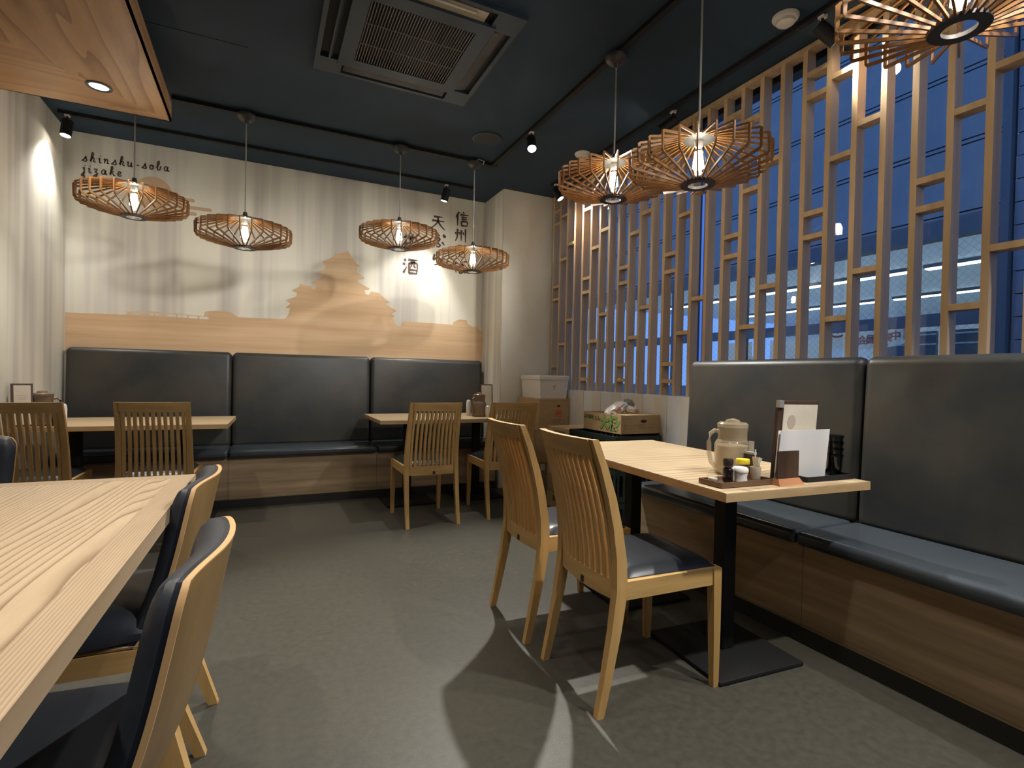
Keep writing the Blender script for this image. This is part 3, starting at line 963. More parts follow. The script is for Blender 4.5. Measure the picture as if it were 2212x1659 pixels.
track_spot((1.75, 0.75, H), (-0.75, 5.1, 1.35), 'added unseen wash spotlight on the middle track aimed at the mural wall', SPOT_W * 1.4, 36, 1.0, rad=0.11)  # unseen spot added for the light pool on the left wall
track_spot((1.75, -0.25, H), (0.7, 5.1, 1.35), 'added wash spotlight behind the viewer aimed at the castle mural', SPOT_W * 1.4, 36, 1.0, rad=0.11)  # unseen spot added to brighten the mural wall

# ------------------------------------------------------------------ pendants
NSL = 27
PROF = [(0.070, 0.207), (0.297, 0.150), (0.302, 0.146), (0.302, 0.073), (0.297, 0.067), (0.062, 0.006)]
lamp_slat = MB().strip(PROF, 0.0095, 0.0066).mesh('shade_slat')
lamp_slat.materials.append(M['slat'])
LAMPS = [
    ((-0.770, 4.155), 2.065, 'leftmost slatted wood pendant over the back-left table, before sun motif'),
    ((-0.127, 4.155), 1.943, 'slatted wood pendant second from left over the back bench'),
    ((0.960, 4.155), 2.070, 'slatted wood pendant above the castle roof, left of kanji lettering'),
    ((1.585, 4.155), 1.957, 'small-looking slatted wood pendant in far corner, before the column'),
    ((1.755, 2.425), 2.080, 'middle slatted wood pendant, farther one over the window table'),
    ((1.765, 1.800), 1.963, 'large slatted wood pendant hanging over the window table'),
    ((1.790, 0.829), 2.103, 'cut-off slatted wood pendant at the top right, nearest the viewer'),
]


def make_pendant(loc, zr, label):
    p = thing('pendant_lamp', label, 'pendant lamp', (loc[0], loc[1], zr), 0.11 * loc[0], 'slatted wood pendant lamps')
    for i in range(NSL):
        link('shade_slat', lamp_slat, p, (0, 0, 0), 2 * math.pi * i / NSL)
    MB().lathe([(0.042, 0.0), (0.074, 0.0), (0.074, 0.012), (0.042, 0.012)], 32, closed=True).build('bottom_ring', M['ringdark'], p)
    MB().lathe([(0.078, 0.212), (0.078, 0.206), (0.05, 0.203), (0.0, 0.203)], 28).build('top_disc', M['lampdisc'], p)
    MB().lathe([(0.0, 0.258), (0.012, 0.256), (0.016, 0.235), (0.034, 0.224), (0.036, 0.213)], 20).build('holder_cap', M['canopy'], p)
    MB().lathe([(0.019, 0.204), (0.019, 0.178), (0.015, 0.172)], 16).build('bulb_socket', M['alu'], p)
    b = MB().lathe([(0.014, 0.178), (0.017, 0.165), (0.028, 0.135), (0.036, 0.100), (0.034, 0.075), (0.022, 0.052), (0.0, 0.045)], 20).build('bulb', M['glass'], p)
    fm = MB()
    for k in range(6):
        a = math.pi / 3 * k + 0.3
        fm.tube([(0.010 * math.cos(a), 0.010 * math.sin(a), 0.152), (0.019 * math.cos(a), 0.019 * math.sin(a), 0.078)], 0.0072, 8)
    fm.build('filament', M['filament'], b)
    MB().tube([(0, 0, 0.25), (0, 0, H - 0.06 - zr)], 0.0045, 8).build('cord', M['cord'], p)
    MB().lathe([(0.062, H - 0.025 - zr), (0.061, H - 0.040 - zr), (0.045, H - 0.058 - zr), (0.018, H - 0.066 - zr), (0.010, H - 0.085 - zr), (0.0, H - 0.085 - zr)], 28).build('ceiling_rose', M['canopy'], p)
    ld = bpy.data.lights.new('bulb_light', 'POINT')
    ld.energy = PEND_W
    ld.color = WARM
    ld.shadow_soft_size = 0.022
    o = bpy.data.objects.new('bulb_light', ld)
    COL.objects.link(o)
    o.parent = p
    o.location = (0, 0, 0.118)
    return p


for a in LAMPS:
    make_pendant(*a)
MB().tube([(1.585 - 0.02, 4.155, H - 0.03), (1.60, 4.10, H - 0.012), (1.65, 4.10, H - 0.02), (1.655, 4.14, H - 0.03)], 0.004).build('cable_loop', M['white'], None)
tag(bpy.data.objects['cable_loop'], 'short white cable loop on the track corner beside the far pendant', 'cable')

# ------------------------------------------------------------------ pedestal tables
def ped_table(label, loc, rot, L, Wd, poles, zt=0.72, topmat='tabletop', th=0.030):
    """local x = short side (L along y)"""
    t = thing('pedestal_table', label, 'table', loc, rot)
    MB().box((0, 0, zt - 0.002), (Wd, L, 0.004)).build('table_top', M[topmat], t)
    MB().box((0, 0, zt - 0.004 - (th - 0.004) / 2), (Wd, L, th - 0.004)).build('table_edge', M['tableedge'], t)
    for px, py in poles:
        MB().box((px, py, zt - th - 0.006), (0.28, 0.28, 0.012)).build('mounting_plate', M['black'], t)
        MB().box((px, py, (zt - th) / 2 + 0.002), (0.062, 0.062, zt - th - 0.03), r=0.006, seg=2).build('pole', M['black'], t)
        MB().box((px, py, 0.0085), (0.41, 0.41, 0.017), r=0.005, seg=2).build('base_plate', M['black'], t)
    return t


ped_table('light wood table with two black pedestals beside the window bench', (1.738, 1.853, 0), R(-3.4), 1.305, 0.6925, ((-0.03, -0.33), (-0.03, 0.30)))
ped_table('light wood pedestal table before the back bench, below the kanji lettering', (1.44, 4.495, 0), 0, 0.74, 1.215, ((-0.31, -0.05), (0.32, -0.05)))
ped_table('light wood pedestal table before the back bench in the left corner', (-0.77, 4.43, 0), R(-1.5), 0.74, 1.14, ((-0.35, -0.03), (0.26, -0.03)))

# big table at the left, with a mitred border around its grain
bt = thing('dining_table', 'big ash dining table with mitred border filling the lower left', 'table', (-0.7, 0.6, 0), R(-1.2))
ZT = 0.72
bx0, bx1, by0, by1, bw = -0.55, 0.462, -1.5, 1.525, 0.062
pl = lambda pts, z, t: MB().poly(pts, t, Matrix.Translation((0, 0, z)))
pl([(bx0 + bw, by0 + bw), (bx1 - bw, by0 + bw), (bx1 - bw, by1 - bw), (bx0 + bw, by1 - bw)], ZT - 0.04, 0.04).build('center_panel', M['ash_y'], bt)
pl([(bx1 - bw + 0.0006, by0 + bw), (bx1, by0), (bx1, by1), (bx1 - bw + 0.0006, by1 - bw)], ZT - 0.04, 0.04).build('border_board', M['border_y'], bt)
pl([(bx0, by0), (bx0 + bw - 0.0006, by0 + bw), (bx0 + bw - 0.0006, by1 - bw), (bx0, by1)], ZT - 0.04, 0.04).build('border_board', M['border_y'], bt)
pl([(bx0 + bw, by1 - bw + 0.0006), (bx1 - bw, by1 - bw + 0.0006), (bx1, by1), (bx0, by1)], ZT - 0.04, 0.04).build('border_board', M['border_x'], bt)
pl([(bx0, by0), (bx1, by0), (bx1 - bw, by0 + bw - 0.0006), (bx0 + bw, by0 + bw - 0.0006)], ZT - 0.04, 0.04).build('border_board', M['border_x'], bt)
for y in (-1.0, 1.0):
    MB().box((-0.05, y, 0.345), (0.08, 0.08, 0.66), r=0.006).build('pole', M['black'], bt)
    MB().box((-0.05, y, 0.009), (0.50, 0.50, 0.018), r=0.005).build('base_plate', M['black'], bt)
    MB().box((-0.05, y, 0.672), (0.5, 0.12, 0.014)).build('mounting_plate', M['black'], bt)

# ------------------------------------------------------------------ slatted chairs (local +x = facing direction, origin under the rear feet)
def back_x(z):
    t = (z - 0.43) / 0.455
    return 0.078 - 0.022 * t - 0.086 * t * t if t > 0 else 0.078 + t * 0.0


def bulge(y):
    return -0.024 * (1 - (y / 0.19) ** 2)


def make_chair(label):
    c = thing('slatted_chair', label, 'chair', (0, 0, 0), 0, 'slatted wood chairs with black seats')
    for s in (-1, 1):
        y = s * 0.178
        secs = [((0.004, s * 0.188, 0.0), (0.026, 0.024)), ((0.030, s * 0.187, 0.12), (0.031, 0.026)), ((0.058, s * 0.186, 0.27), (0.037, 0.029)), ((0.076, s * 0.185, 0.40), (0.042, 0.032))]
        for z in (0.50, 0.60, 0.70, 0.80, 0.888):
            secs.append(((back_x(z), s * (0.184 - 0.018 * (z - 0.43)), z), (0.040 - 0.016 * (z - 0.43) / 0.46, 0.032 - 0.004 * (z - 0.43) / 0.46)))
        MB().loft(secs).build('back_post', M['honey'], c)
        MB().loft([((0.484, s * 0.188, 0.0), (0.023, 0.023)), ((0.482, s * 0.186, 0.2), (0.030, 0.030)), ((0.478, s * 0.184, 0.424), (0.036, 0.036))]).build('front_leg', M['honey'], c)
        MB().box((0.278, s * 0.186, 0.395), (0.365, 0.022, 0.060)).build('side_rail', M['honey_x'], c)

    def curved(z0, z1, t, off=0.0, n=10, hw=0.166, xo=0.0):
        def fr(u, v):
            y = (2 * u - 1) * hw
            z = z0 + (z1 - z0) * v
            return (back_x(z) + bulge(y) + t / 2 + xo, y, z)

        def bk(u, v):
            y = (2 * u - 1) * hw
            z = z0 + (z1 - z0) * v
            return (back_x(z) + bulge(y) - t / 2 + xo, y, z)
        return MB().sheet(fr, bk, n, 2, smooth=False)
    curved(0.828, 0.888, 0.024).build('top_rail', M['honey_x'], c)
    rl = curved(0.362, 0.425, 0.024).build('rear_rail', M['honey_x'], c)
    MB().box((back_x(0.4) - 0.024 - 0.0135, -0.01, 0.378), (0.003, 0.016, 0.022)).build('rail_tag', M['blackm'], rl)
    for i in range(11):
        y = -0.15 + 0.30 * i / 10
        secs = []
        for z in (0.42, 0.52, 0.62, 0.72, 0.835):
            secs.append(((back_x(z) + bulge(y) + 0.001, y * (1 + 0.05 * (0.86 - z) / 0.43), z), (0.022, 0.0165)))
        MB().loft(secs).build('back_slat', M['honey'], c)
    MB().box((0.478, 0, 0.395), (0.022, 0.335, 0.060)).build('front_rail', M['honey_x'], c)

    def top(u, v):
        a, b = 2 * u - 1, 2 * v - 1
        e = (1 - abs(a) ** 8) * (1 - abs(b) ** 8)
        return (0.288 + a * 0.192, b * (0.180 + 0.004 * a), 0.428 + 0.030 * max(e, 0) ** 0.55)

    def bot(u, v):
        a, b = 2 * u - 1, 2 * v - 1
        return (0.288 + a * 0.190, b * (0.178 + 0.004 * a), 0.405)
    MB().sheet(top, bot, 18, 18).build('seat_pad', M['seat'], c)
    return c


ch = make_chair('honey wood slat-back chair nearest the viewer at the window table')
ch.location = (0.985, 1.560, 0)
ch.rotation_euler = (0, 0, R(-2.0))
dup(ch, (0.985, 2.070, 0), R(-2.0), 'honey wood slat-back chair, second along the window table, behind the nearest')
dup(ch, (1.118, 3.615, 0), R(90), 'honey wood slat-back chair standing free at left of back-right table')
dup(ch, (1.745, 3.635, 0), R(88), 'honey wood slat-back chair half hidden at right of back-right table')
dup(ch, (-0.585, 3.745, 0), R(89), 'honey wood slat-back chair at right side of back-left table')
dup(ch, (-1.195, 3.745, 0), R(90), 'honey wood slat-back chair cut by left edge at the back-left table')

# ------------------------------------------------------------------ upholstered chairs (local +x = facing, origin on floor below the back's foot)
def make_padded(label):
    c = thing('padded_chair', label, 'chair', (0, 0, 0), 0, 'navy padded chairs with plywood shells')
    w, z0, z1 = 0.207, 0.36, 0.775

    def base(a, z, k=0.0):
        """rear surface of the shell, a in -1..1 across"""
        t = (z - z0) / (z1 - z0)
        x = -0.070 * t ** 1.2 + 0.036 * a * a + 0.055 * (1 - t) ** 4
        return x + k

    def shape(u, v):
        a = 2 * u - 1
        z = z0 + (z1 - z0) * v
        tz = max(0.0, (v - 0.86) / 0.14)
        hw = w * (1 - 0.04 * (1 - v)) * (1 - 0.09 * tz ** 3)
        zt = z - 0.012 * abs(a) ** 6 * v
        return a, z, hw, zt

    def P(k):
        def fn(u, v):
            a, z, hw, zt = shape(u, v)
            return (base(a, z, k), a * hw, zt)
        return fn
    MB().sheet(P(0.009), P(0.0), 24, 20).build('plywood_shell', M['ply'], c)
    # pale plywood rim
    rim = MB()
    loop = [(0.0, v / 40) for v in range(41)] + [(u / 30, 1.0) for u in range(1, 31)] + [(1.0, 1 - v / 40) for v in range(1, 41)]
    vs, fs = [], []
    for u, v in loop:
        a, z, hw, zt = shape(u, v)
        e = 0.0012
        yy = a * (hw + (e if abs(a) > 0.99 else 0))
        zz = zt + (e if v > 0.99 else 0)
        vs.append((base(a, z, -0.0006), yy, zz))
        vs.append((base(a, z, 0.0096), yy, zz))
        vs.append((base(a, z, 0.0096), yy * 0.985, zz - 0.003))
        vs.append((base(a, z, -0.0006), yy * 0.985, zz - 0.003))
    for i in range(len(loop) - 1):
        for q in range(4):
            q2 = (q + 1) % 4
            fs.append((i * 4 + q, i * 4 + q2, i * 4 + 4 + q2, i * 4 + 4 + q))
    rim.add(vs, fs, True).build('shell_rim', M['plyedge'], c, label='pale plywood edge')

    def pad(k0, th):
        def fn(u, v):
            a, z, hw, zt = shape(u, v)
            e = (1 - abs(a) ** 7) * (1 - abs(2 * v - 1) ** 9)
            return (base(a, z, k0 + th * (0.30 + 0.70 * max(e, 0) ** 0.55)), a * (hw - 0.002), zt - 0.001)
        return fn
    MB().sheet(pad(0.019, 0.045), P(0.0185), 28, 24).build('back_pad', M['navy'], c)
    MB().sheet(P(0.0185), P(0.0095), 24, 20).build('piping', M['piping'], c)

    def st(u, v):
        a, b = 2 * u - 1, 2 * v - 1
        e = (1 - abs(a) ** 6) * (1 - abs(b) ** 6)
        return (0.275 + a * 0.225, b * (0.215 + 0.012 * a), 0.40 + 0.055 * max(e, 0) ** 0.5)

    def sb(u, v):
        a, b = 2 * u - 1, 2 * v - 1
        return (0.275 + a * 0.222, b * (0.212 + 0.012 * a), 0.372 + 0.012 * a * a)
    MB().sheet(st, sb, 22, 22).build('seat_pad', M['navy'], c)
    MB().box((0.275, 0, 0.364), (0.40, 0.40, 0.012), r=0.004, seg=1).build('seat_board', M['ply'], c)
    for s in (-1, 1):
        MB().loft([((-0.045, s * 0.125, 0.0), (0.028, 0.026)), ((0.020, s * 0.135, 0.18), (0.038, 0.032)), ((0.080, s * 0.150, 0.358), (0.060, 0.034))]).build('rear_leg', M['honey'], c)
        MB().loft([((0.490, s * 0.200, 0.0), (0.024, 0.024)), ((0.475, s * 0.195, 0.18), (0.032, 0.030)), ((0.455, s * 0.190, 0.358), (0.055, 0.034))]).build('front_leg', M['honey'], c)
        MB().box((0.25, s * 0.190, 0.330), (0.38, 0.026, 0.055)).build('side_rail', M['honey_x'], c)
    MB().box((0.455, 0, 0.335), (0.024, 0.36, 0.045)).build('front_rail', M['honey_x'], c)
    return c


pc = make_padded('navy padded plywood chair at the lower left, nearest the viewer')
pc.location = (-0.115, 1.105, 0)
pc.rotation_euler = (0, 0, R(180 - 4.0))
dup(pc, (-0.182, 1.818, 0), R(180 - 3.0), 'navy padded plywood chair behind the nearest one at big ash table')
dup(pc, (-1.190, 3.02, 0), R(-88), 'navy padded chair at the left picture edge beyond the big ash table')

# ------------------------------------------------------------------ table-top things
def make_jug(loc, rot, label, tint, water=None, sc=1.0):
    j = thing('water_jug', label, 'jug', loc, rot)
    MB().lathe([(0.058 * sc, 0.0), (0.066 * sc, 0.008), (0.068 * sc, 0.03), (0.066 * sc, 0.115), (0.060 * sc, 0.128), (0.054 * sc, 0.134), (0.053 * sc, 0.165), (0.055 * sc, 0.172), (0.0555 * sc, 0.185)], 28).build('body', tint, j)
    if water:
        MB().lathe([(0.052, 0.004), (0.061, 0.012), (0.0625, 0.03), (0.061, 0.112), (0.0, 0.112)], 24).build('iced_water', water, j)
    MB().lathe([(0.0565 * sc, 0.183), (0.057 * sc, 0.196), (0.050 * sc, 0.202), (0.028 * sc, 0.203), (0.024 * sc, 0.212), (0.0, 0.218)], 28).build('lid', tint, j)
    MB().tube([(-0.053, 0, 0.166), (-0.070, 0, 0.170), (-0.086, 0, 0.158), (-0.092, 0, 0.125), (-0.090, 0, 0.08), (-0.082, 0, 0.045), (-0.066, 0, 0.028)], 0.0085, 10).build('handle', tint, j)
    return j


make_jug((1.662, 1.478, 0.72), R(-25), 'beige translucent water jug on the window table behind condiments', M['jug'], M['water'])
make_jug((1.775, 4.42, 0.72), R(25), 'brown water jug on the back-right table beside the menu', M['jugback'])
make_jug((-1.235, 4.19, 0.72), R(200), 'brown water jug on the back-left table behind cut-off chair', M['jugback'])


def tray(loc, rot, w, d, label, mat_, name='condiment_tray', rim=0.017, cat='tray'):
    t = thing(name, label, cat, loc, rot)
    MB().box((0, 0, 0.005), (w - 0.012, d - 0.012, 0.006)).build('base', mat_, t)
    MB().box((0, -d / 2 + 0.003, rim / 2 + 0.002), (w, 0.006, rim)).box((0, d / 2 - 0.003, rim / 2 + 0.002), (w, 0.006, rim)).box((-w / 2 + 0.003, 0, rim / 2 + 0.002), (0.006, d - 0.012, rim)).box((w / 2 - 0.003, 0, rim / 2 + 0.002), (0.006, d - 0.012, rim)).build('rim', mat_, t)
    MB().box((-w / 2 + 0.02, 0, 0.001), (0.02, d - 0.03, 0.002)).box((w / 2 - 0.02, 0, 0.001), (0.02, d - 0.03, 0.002)).build('foot', mat_, t)
    return t


tray((1.520, 1.328, 0.72), R(-1.5), 0.250, 0.106, 'brown wooden tray holding the condiments at the window table corner', M['traywood'])
ZR = 0.7285
sb_ = thing('soy_sauce_bottle', 'small glass soy sauce bottle with dark cap on the wooden tray', 'bottle', (1.472, 1.325, ZR))
MB().lathe([(0.0185, 0.0), (0.020, 0.003), (0.020, 0.046), (0.014, 0.056), (0.0135, 0.060)], 20).build('glass_body', M['glass'], sb_)
MB().lathe([(0.0165, 0.003), (0.0175, 0.006), (0.0175, 0.046), (0.010, 0.054), (0.0, 0.054)], 20).build('sauce', M['soy'], sb_)
MB().lathe([(0.0165, 0.057), (0.0178, 0.060), (0.0178, 0.078), (0.015, 0.084), (0.0, 0.085)], 20).build('cap', M['capblack'], sb_)
sj = thing('salt_jar', 'squat jar with white lid and white contents on wooden tray', 'jar', (1.524, 1.318, ZR))
MB().lathe([(0.022, 0.0), (0.0245, 0.004), (0.022, 0.018), (0.0245, 0.032), (0.024, 0.036)], 20).build('body', M['salt'], sj)
MB().lathe([(0.0265, 0.035), (0.0275, 0.038), (0.0270, 0.046), (0.022, 0.052), (0.0, 0.055)], 24).build('lid', M['styro'], sj)
cj = thing('chili_jar', 'chili powder jar with bright yellow cap on wooden tray', 'jar', (1.573, 1.350, ZR))
MB().lathe([(0.019, 0.0), (0.0205, 0.003), (0.0205, 0.050), (0.0185, 0.058)], 20).build('glass_body', M['glass'], cj)
MB().lathe([(0.0175, 0.003), (0.019, 0.006), (0.019, 0.048), (0.0, 0.048)], 20).build('chili_powder', M['chili'], cj)
MB().lathe([(0.0225, 0.056), (0.0235, 0.058), (0.0235, 0.072), (0.022, 0.074), (0.0, 0.074)], 24).build('cap', M['yellow'], cj)
tk = thing('toothpick_holder', 'ivory toothpick cup with papers sticking out on wooden tray', 'holder', (1.618, 1.332, ZR))
MB().lathe([(0.015, 0.0), (0.0165, 0.003), (0.0195, 0.046), (0.0170, 0.046), (0.014, 0.006), (0.0, 0.006)], 20).build('cup', M['cream_cup'], tk)
random.seed(4)
for i in range(7):
    a = random.uniform(0, 6.28)
    m = Matrix.Translation((0.005 * math.cos(a), 0.005 * math.sin(a), 0.05)) @ Matrix.Rotation(random.uniform(-0.35, 0.35) + 0.15, 4, 'Y') @ Matrix.Rotation(random.uniform(-.3, .3), 4, 'X') @ rotz(a)
    MB().box((0, 0, 0.0), (0.012, 0.002, 0.062), m).build('toothpick_sleeve', M['cream_cup'], tk)
gj = thing('glass_cruet', 'little clear glass cruet at the left end of the wooden tray', 'cruet', (1.430, 1.352, ZR))
MB().lathe([(0.014, 0.0), (0.018, 0.006), (0.019, 0.018), (0.015, 0.030), (0.010, 0.036), (0.010, 0.042), (0.0, 0.044)], 18).build('body', M['glass'], gj)
MB().lathe([(0.012, 0.003), (0.016, 0.008), (0.016, 0.014), (0.0, 0.014)], 18).build('contents', M['cream_cup'], gj)


def tilt_card(mb, c, w, h, t, lean, roll=0.0, r=0.0):
    m = Matrix.Translation(c) @ Matrix.Rotation(lean, 4, 'X') @ Matrix.Rotation(roll, 4, 'Y')
    return mb.box((0, 0, h / 2), (w, t, h), m, r=r), m


# menu stand with the white card, napkin holder and menu book
ms = thing('card_stand', 'reddish wooden stand with dark plate at front edge of window table', 'stand', (1.688, 1.258, 0.72), R(-2))
MB().loft([((0, 0, 0.0), (0.122, 0.046)), ((0, 0.004, 0.022), (0.106, 0.026))]).build('stand_base', M['terracotta'], ms)
mb, m = tilt_card(MB(), (0, -0.002, 0.022), 0.104, 0.097, 0.006, R(0))
mb.build('front_plate', M['darkwood'], ms)
wc = thing('white_menu_card', 'blank white menu card leaning behind the card stand', 'menu card', (1.815, 1.296, 0.722), R(-2))
mb, m = tilt_card(MB(), (0, 0, 0), 0.258, 0.187, 0.002, R(5), R(0))
mb.build('sheet', M['paper'], wc)
mb, m = tilt_card(MB(), (-0.004, 0.006, 0), 0.258, 0.185, 0.002, R(4.2), R(0.3))
mb.build('sheet', M['paper'], wc)
mk = thing('menu_book', 'tall dark menu book with cream page standing behind the white card', 'menu', (1.806, 1.328, 0.722), R(-2))
mb, m = tilt_card(MB(), (0, 0, 0), 0.210, 0.292, 0.012, R(3.3), R(0.5))
mb.build('cover', M['darkwood'], mk)
MB().box((0.010, -0.0075, 0.145), (0.180, 0.002, 0.268), m).build('page', M['menu_paper'], mk, label='cream menu page')
MB().box((-0.096, -0.004, 0.281), (0.022, 0.016, 0.026), m).build('corner_clip', M['alu'], mk, label='bright metal corner clip')
MB().poly([(0.022 * math.cos(2 * math.pi * i / 24), 0.026 * math.sin(2 * math.pi * i / 24)) for i in range(24)], 0.0006, m @ plane_m((-0.036, -0.0086, 0.215), (1, 0, 0), (0, 0, 1))).build('printed_circle', M['menu_print'], mk)
pm = MB()
for i in range(4):
    pm.box((0.02, -0.0088, 0.165 - i * 0.012), (0.06 - 0.008 * i, 0.0004, 0.002), m)
pm.build('page_print', M['menu_print'], mk)
nh = thing('napkin_holder', 'dark napkin holder with white napkins left of the menu book', 'holder', (1.668, 1.400, 0.72), R(4))
MB().box((0, 0, 0.045), (0.034, 0.060, 0.09)).build('box', M['darkwood'], nh)
MB().box((-0.012, -0.0312, 0.055), (0.006, 0.002, 0.11)).box((-0.004, 0, 0.094), (0.018, 0.05, 0.008)).box((0.008, 0.0, 0.115), (0.003, 0.02, 0.045)).build('napkins', M['paper'], nh)
tray((1.915, 1.300, 0.72), R(-3), 0.250, 0.115, 'black plastic tray under the tumblers on the window table', M['black'], 'tumbler_tray')
for k, (x, y) in enumerate(((2.005, 1.296),)):
    for i in range(4):
        g = thing('tumbler', 'smoky tumbler, %s of the stack at the right end of black tray' % ['lowest', 'second from bottom', 'third from bottom', 'topmost'][i], 'tumbler', (x, y, 0.729 + i * 0.0245), 0, 'stacked smoky tumblers')
        MB().lathe([(0.024, 0.0), (0.026, 0.002), (0.031, 0.070), (0.0335, 0.074), (0.0335, 0.080), (0.031, 0.080), (0.0245, 0.006), (0.0, 0.006)], 24).build('cup', M['tumbler'], g)


def back_menu(loc, rot, label, w=0.15, h=0.27):
    k = thing('menu_book', label, 'menu', loc, rot)
    mb, m = tilt_card(MB(), (0, 0, 0), w, h, 0.012, R(-6))
    mb.build('cover', M['darkwood'], k)
    MB().box((0.0, -0.0075, h / 2), (w - 0.022, 0.002, h - 0.022), m).build('page', M['menu_paper'], k, label='cream menu page')
    pm = MB()
    for i in range(3):
        pm.box((0.0, -0.0088, h * 0.72 - i * 0.012), (0.05 - 0.008 * i, 0.0004, 0.0025), m)
    pm.build('page_print', M['menu_print'], k)
    return k


back_menu((1.885, 4.50, 0.721), R(-4), 'narrow dark menu book on the back-right table before the column', 0.12, 0.29)
back_menu((-1.300, 4.105, 0.721), R(30), 'dark-framed menu book on back-left table at left picture edge', 0.10, 0.26)


def small_cup(name, loc, r, h, mat_, label, cat):
    o = thing(name, label, cat, loc)
    MB().lathe([(r * 0.8, 0.0), (r, h * 0.15), (r, h * 0.8), (r * 0.85, h * 0.86)], 16).build('body', mat_, o)
    MB().lathe([(r * 0.9, h * 0.84), (r * 0.95, h * 0.9), (r * 0.6, h), (0.0, h * 1.01)], 16).build('lid', M['paper'], o)
    return o


small_cup('napkin_cup', (1.705, 4.50, 0.72), 0.022, 0.145, M['paper'], 'white napkin cup left of the brown jug on back-right table', 'cup')
small_cup('spice_jar', (1.835, 4.36, 0.72), 0.024, 0.10, M['cream_cup'], 'pale spice jar between jug and menu on back-right table', 'jar')
small_cup('spice_jar', (-1.295, 4.20, 0.72), 0.026, 0.150, M['cream_cup'], 'pale spice jar left of the brown jug on back-left table', 'jar')
small_cup('salt_shaker', (-1.15, 4.26, 0.72), 0.020, 0.130, M['paper'], 'white salt shaker right of the brown jug on back-left table', 'jar')
small_cup('soy_pot', (-1.15, 4.13, 0.72), 0.018, 0.09, M['soy'], 'dark soy pot before the pale spice jar on back-left table', 'pot')

# ------------------------------------------------------------------ cartons and crates in the far right corner
def carton(loc, size, label, mat_, rot=0.0, name='cardboard_box', cat='box'):
    b = thing(name, label, cat, loc, rot)
    MB().box((0, 0, size[2] / 2), size, r=0.003, seg=1).build('box_body', mat_, b)
    w = 0.05
    MB().box((0, 0, size[2] + 0.0006), (size[0] * 0.996, w, 0.0012)).build('tape_strip', M['cardd'], b)
    MB().box((0, -size[1] / 2 - 0.0004, size[2] * 0.94), (size[0] * 0.98, 0.0008, 0.0015)).build('flap_seam', M['brownprint'], b)
    return b


mx, my = 2.435, 4.40          # the stack by the column
c0 = carton((mx, my, 0.0), (0.30, 0.36, 0.30), 'plain carton on the floor, lowest of the stack by the column', M['cardd'])
MB().box((-0.10, -0.1808, 0.26), (0.045, 0.001, 0.06)).build('white_label', M['paper'], c0, label='white paper label')
c1 = carton((mx - 0.02, my, 0.302), (0.32, 0.38, 0.292), 'plain carton in the middle of the stack by the column', M['card'])
c2 = carton((mx, my + 0.01, 0.598), (0.325, 0.42, 0.290), 'cardboard carton with red round stamp, under the white foam box', M['card'])
FM = plane_m((0, -0.2108, 0), (1, 0, 0), (0, 0, 1))
rg = MB()
stroke(rg, [(0.045 + 0.034 * math.cos(2 * math.pi * i / 28), 0.155 + 0.036 * math.sin(2 * math.pi * i / 28)) for i in range(29)], 0.006, FM, taper=False, smooth=False)
rg.build('stamp_ring', M['red'], c2)
text_on('stamp_character', '利', 0.052, M['red'], c2, FM @ Matrix.Translation((0.045, 0.155, 0.0012)), 0.0015)
pb = MB()
for (x0, y0, x1, y1) in ((-0.01, 0.098, 0.11, 0.098), (-0.01, 0.058, 0.11, 0.058), (-0.01, 0.098, -0.01, 0.058), (0.11, 0.098, 0.11, 0.058), (0.03, 0.085, 0.095, 0.085), (0.03, 0.075, 0.095, 0.075), (-0.003, 0.09, 0.022, 0.066), (-0.003, 0.066, 0.022, 0.09)):
    stroke(pb, [(x0, y0), (x1, y1)], 0.0028, FM, taper=False)
for (x0, y0, x1, y1) in ((0.0, 0.19, 0.006, 0.18), (0.0, 0.135, 0.008, 0.128)):
    stroke(pb, [(x0, y0), (x1, y1)], 0.004, FM, taper=False)
pb.build('printed_panel', M['brownprint'], c2)
MB().poly([(0.045 + 0.016 * math.cos(2 * math.pi * i / 16), 0.225 + 0.0085 * math.sin(2 * math.pi * i / 16)) for i in range(16)], 0.0008, FM).build('hand_hole', M['soy'], c2)
fb = thing('foam_box', 'white foam box with lid and handwritten X, topmost in corner stack', 'box', (mx + 0.005, my + 0.01, 0.890))
MB().loft([((0, 0, 0.0), (0.275, 0.36)), ((0, 0, 0.170), (0.300, 0.38))]).build('foam_body', M['styro'], fb)
MB().box((0, 0, 0.192), (0.318, 0.40, 0.044), r=0.008).build('foam_lid', M['styro'], fb)
XM = plane_m((0.0, -0.1806, 0), (1, 0, 0), (0, -0.0588, 1))
xm = MB()
stroke(xm, [(-0.012, 0.12), (0.018, 0.085)], 0.004, XM)
stroke(xm, [(0.018, 0.122), (-0.014, 0.076)], 0.004, XM)
xm.build('handwritten_x', M['ink'], fb)
MB().box((0.045, -0.1865, 0.055), (0.055, 0.0012, 0.012)).build('embossed_mark', M['paper'], fb)

# narrow cartons piled beside the crates
for i in range(5):
    c = carton((2.385, 3.72, i * 0.136), (0.38, 0.33, 0.132), 'flat carton, %s of the low pile between chairs and stack' % ['lowest', 'second from bottom', 'middle one', 'second from top', 'topmost'][i], M['cardd'] if i % 2 else M['card'], name='flat_carton')
    MB().box((-0.1908, -0.03, 0.085), (0.001, 0.18, 0.045)).build('dark_print', M['brownprint'], c)


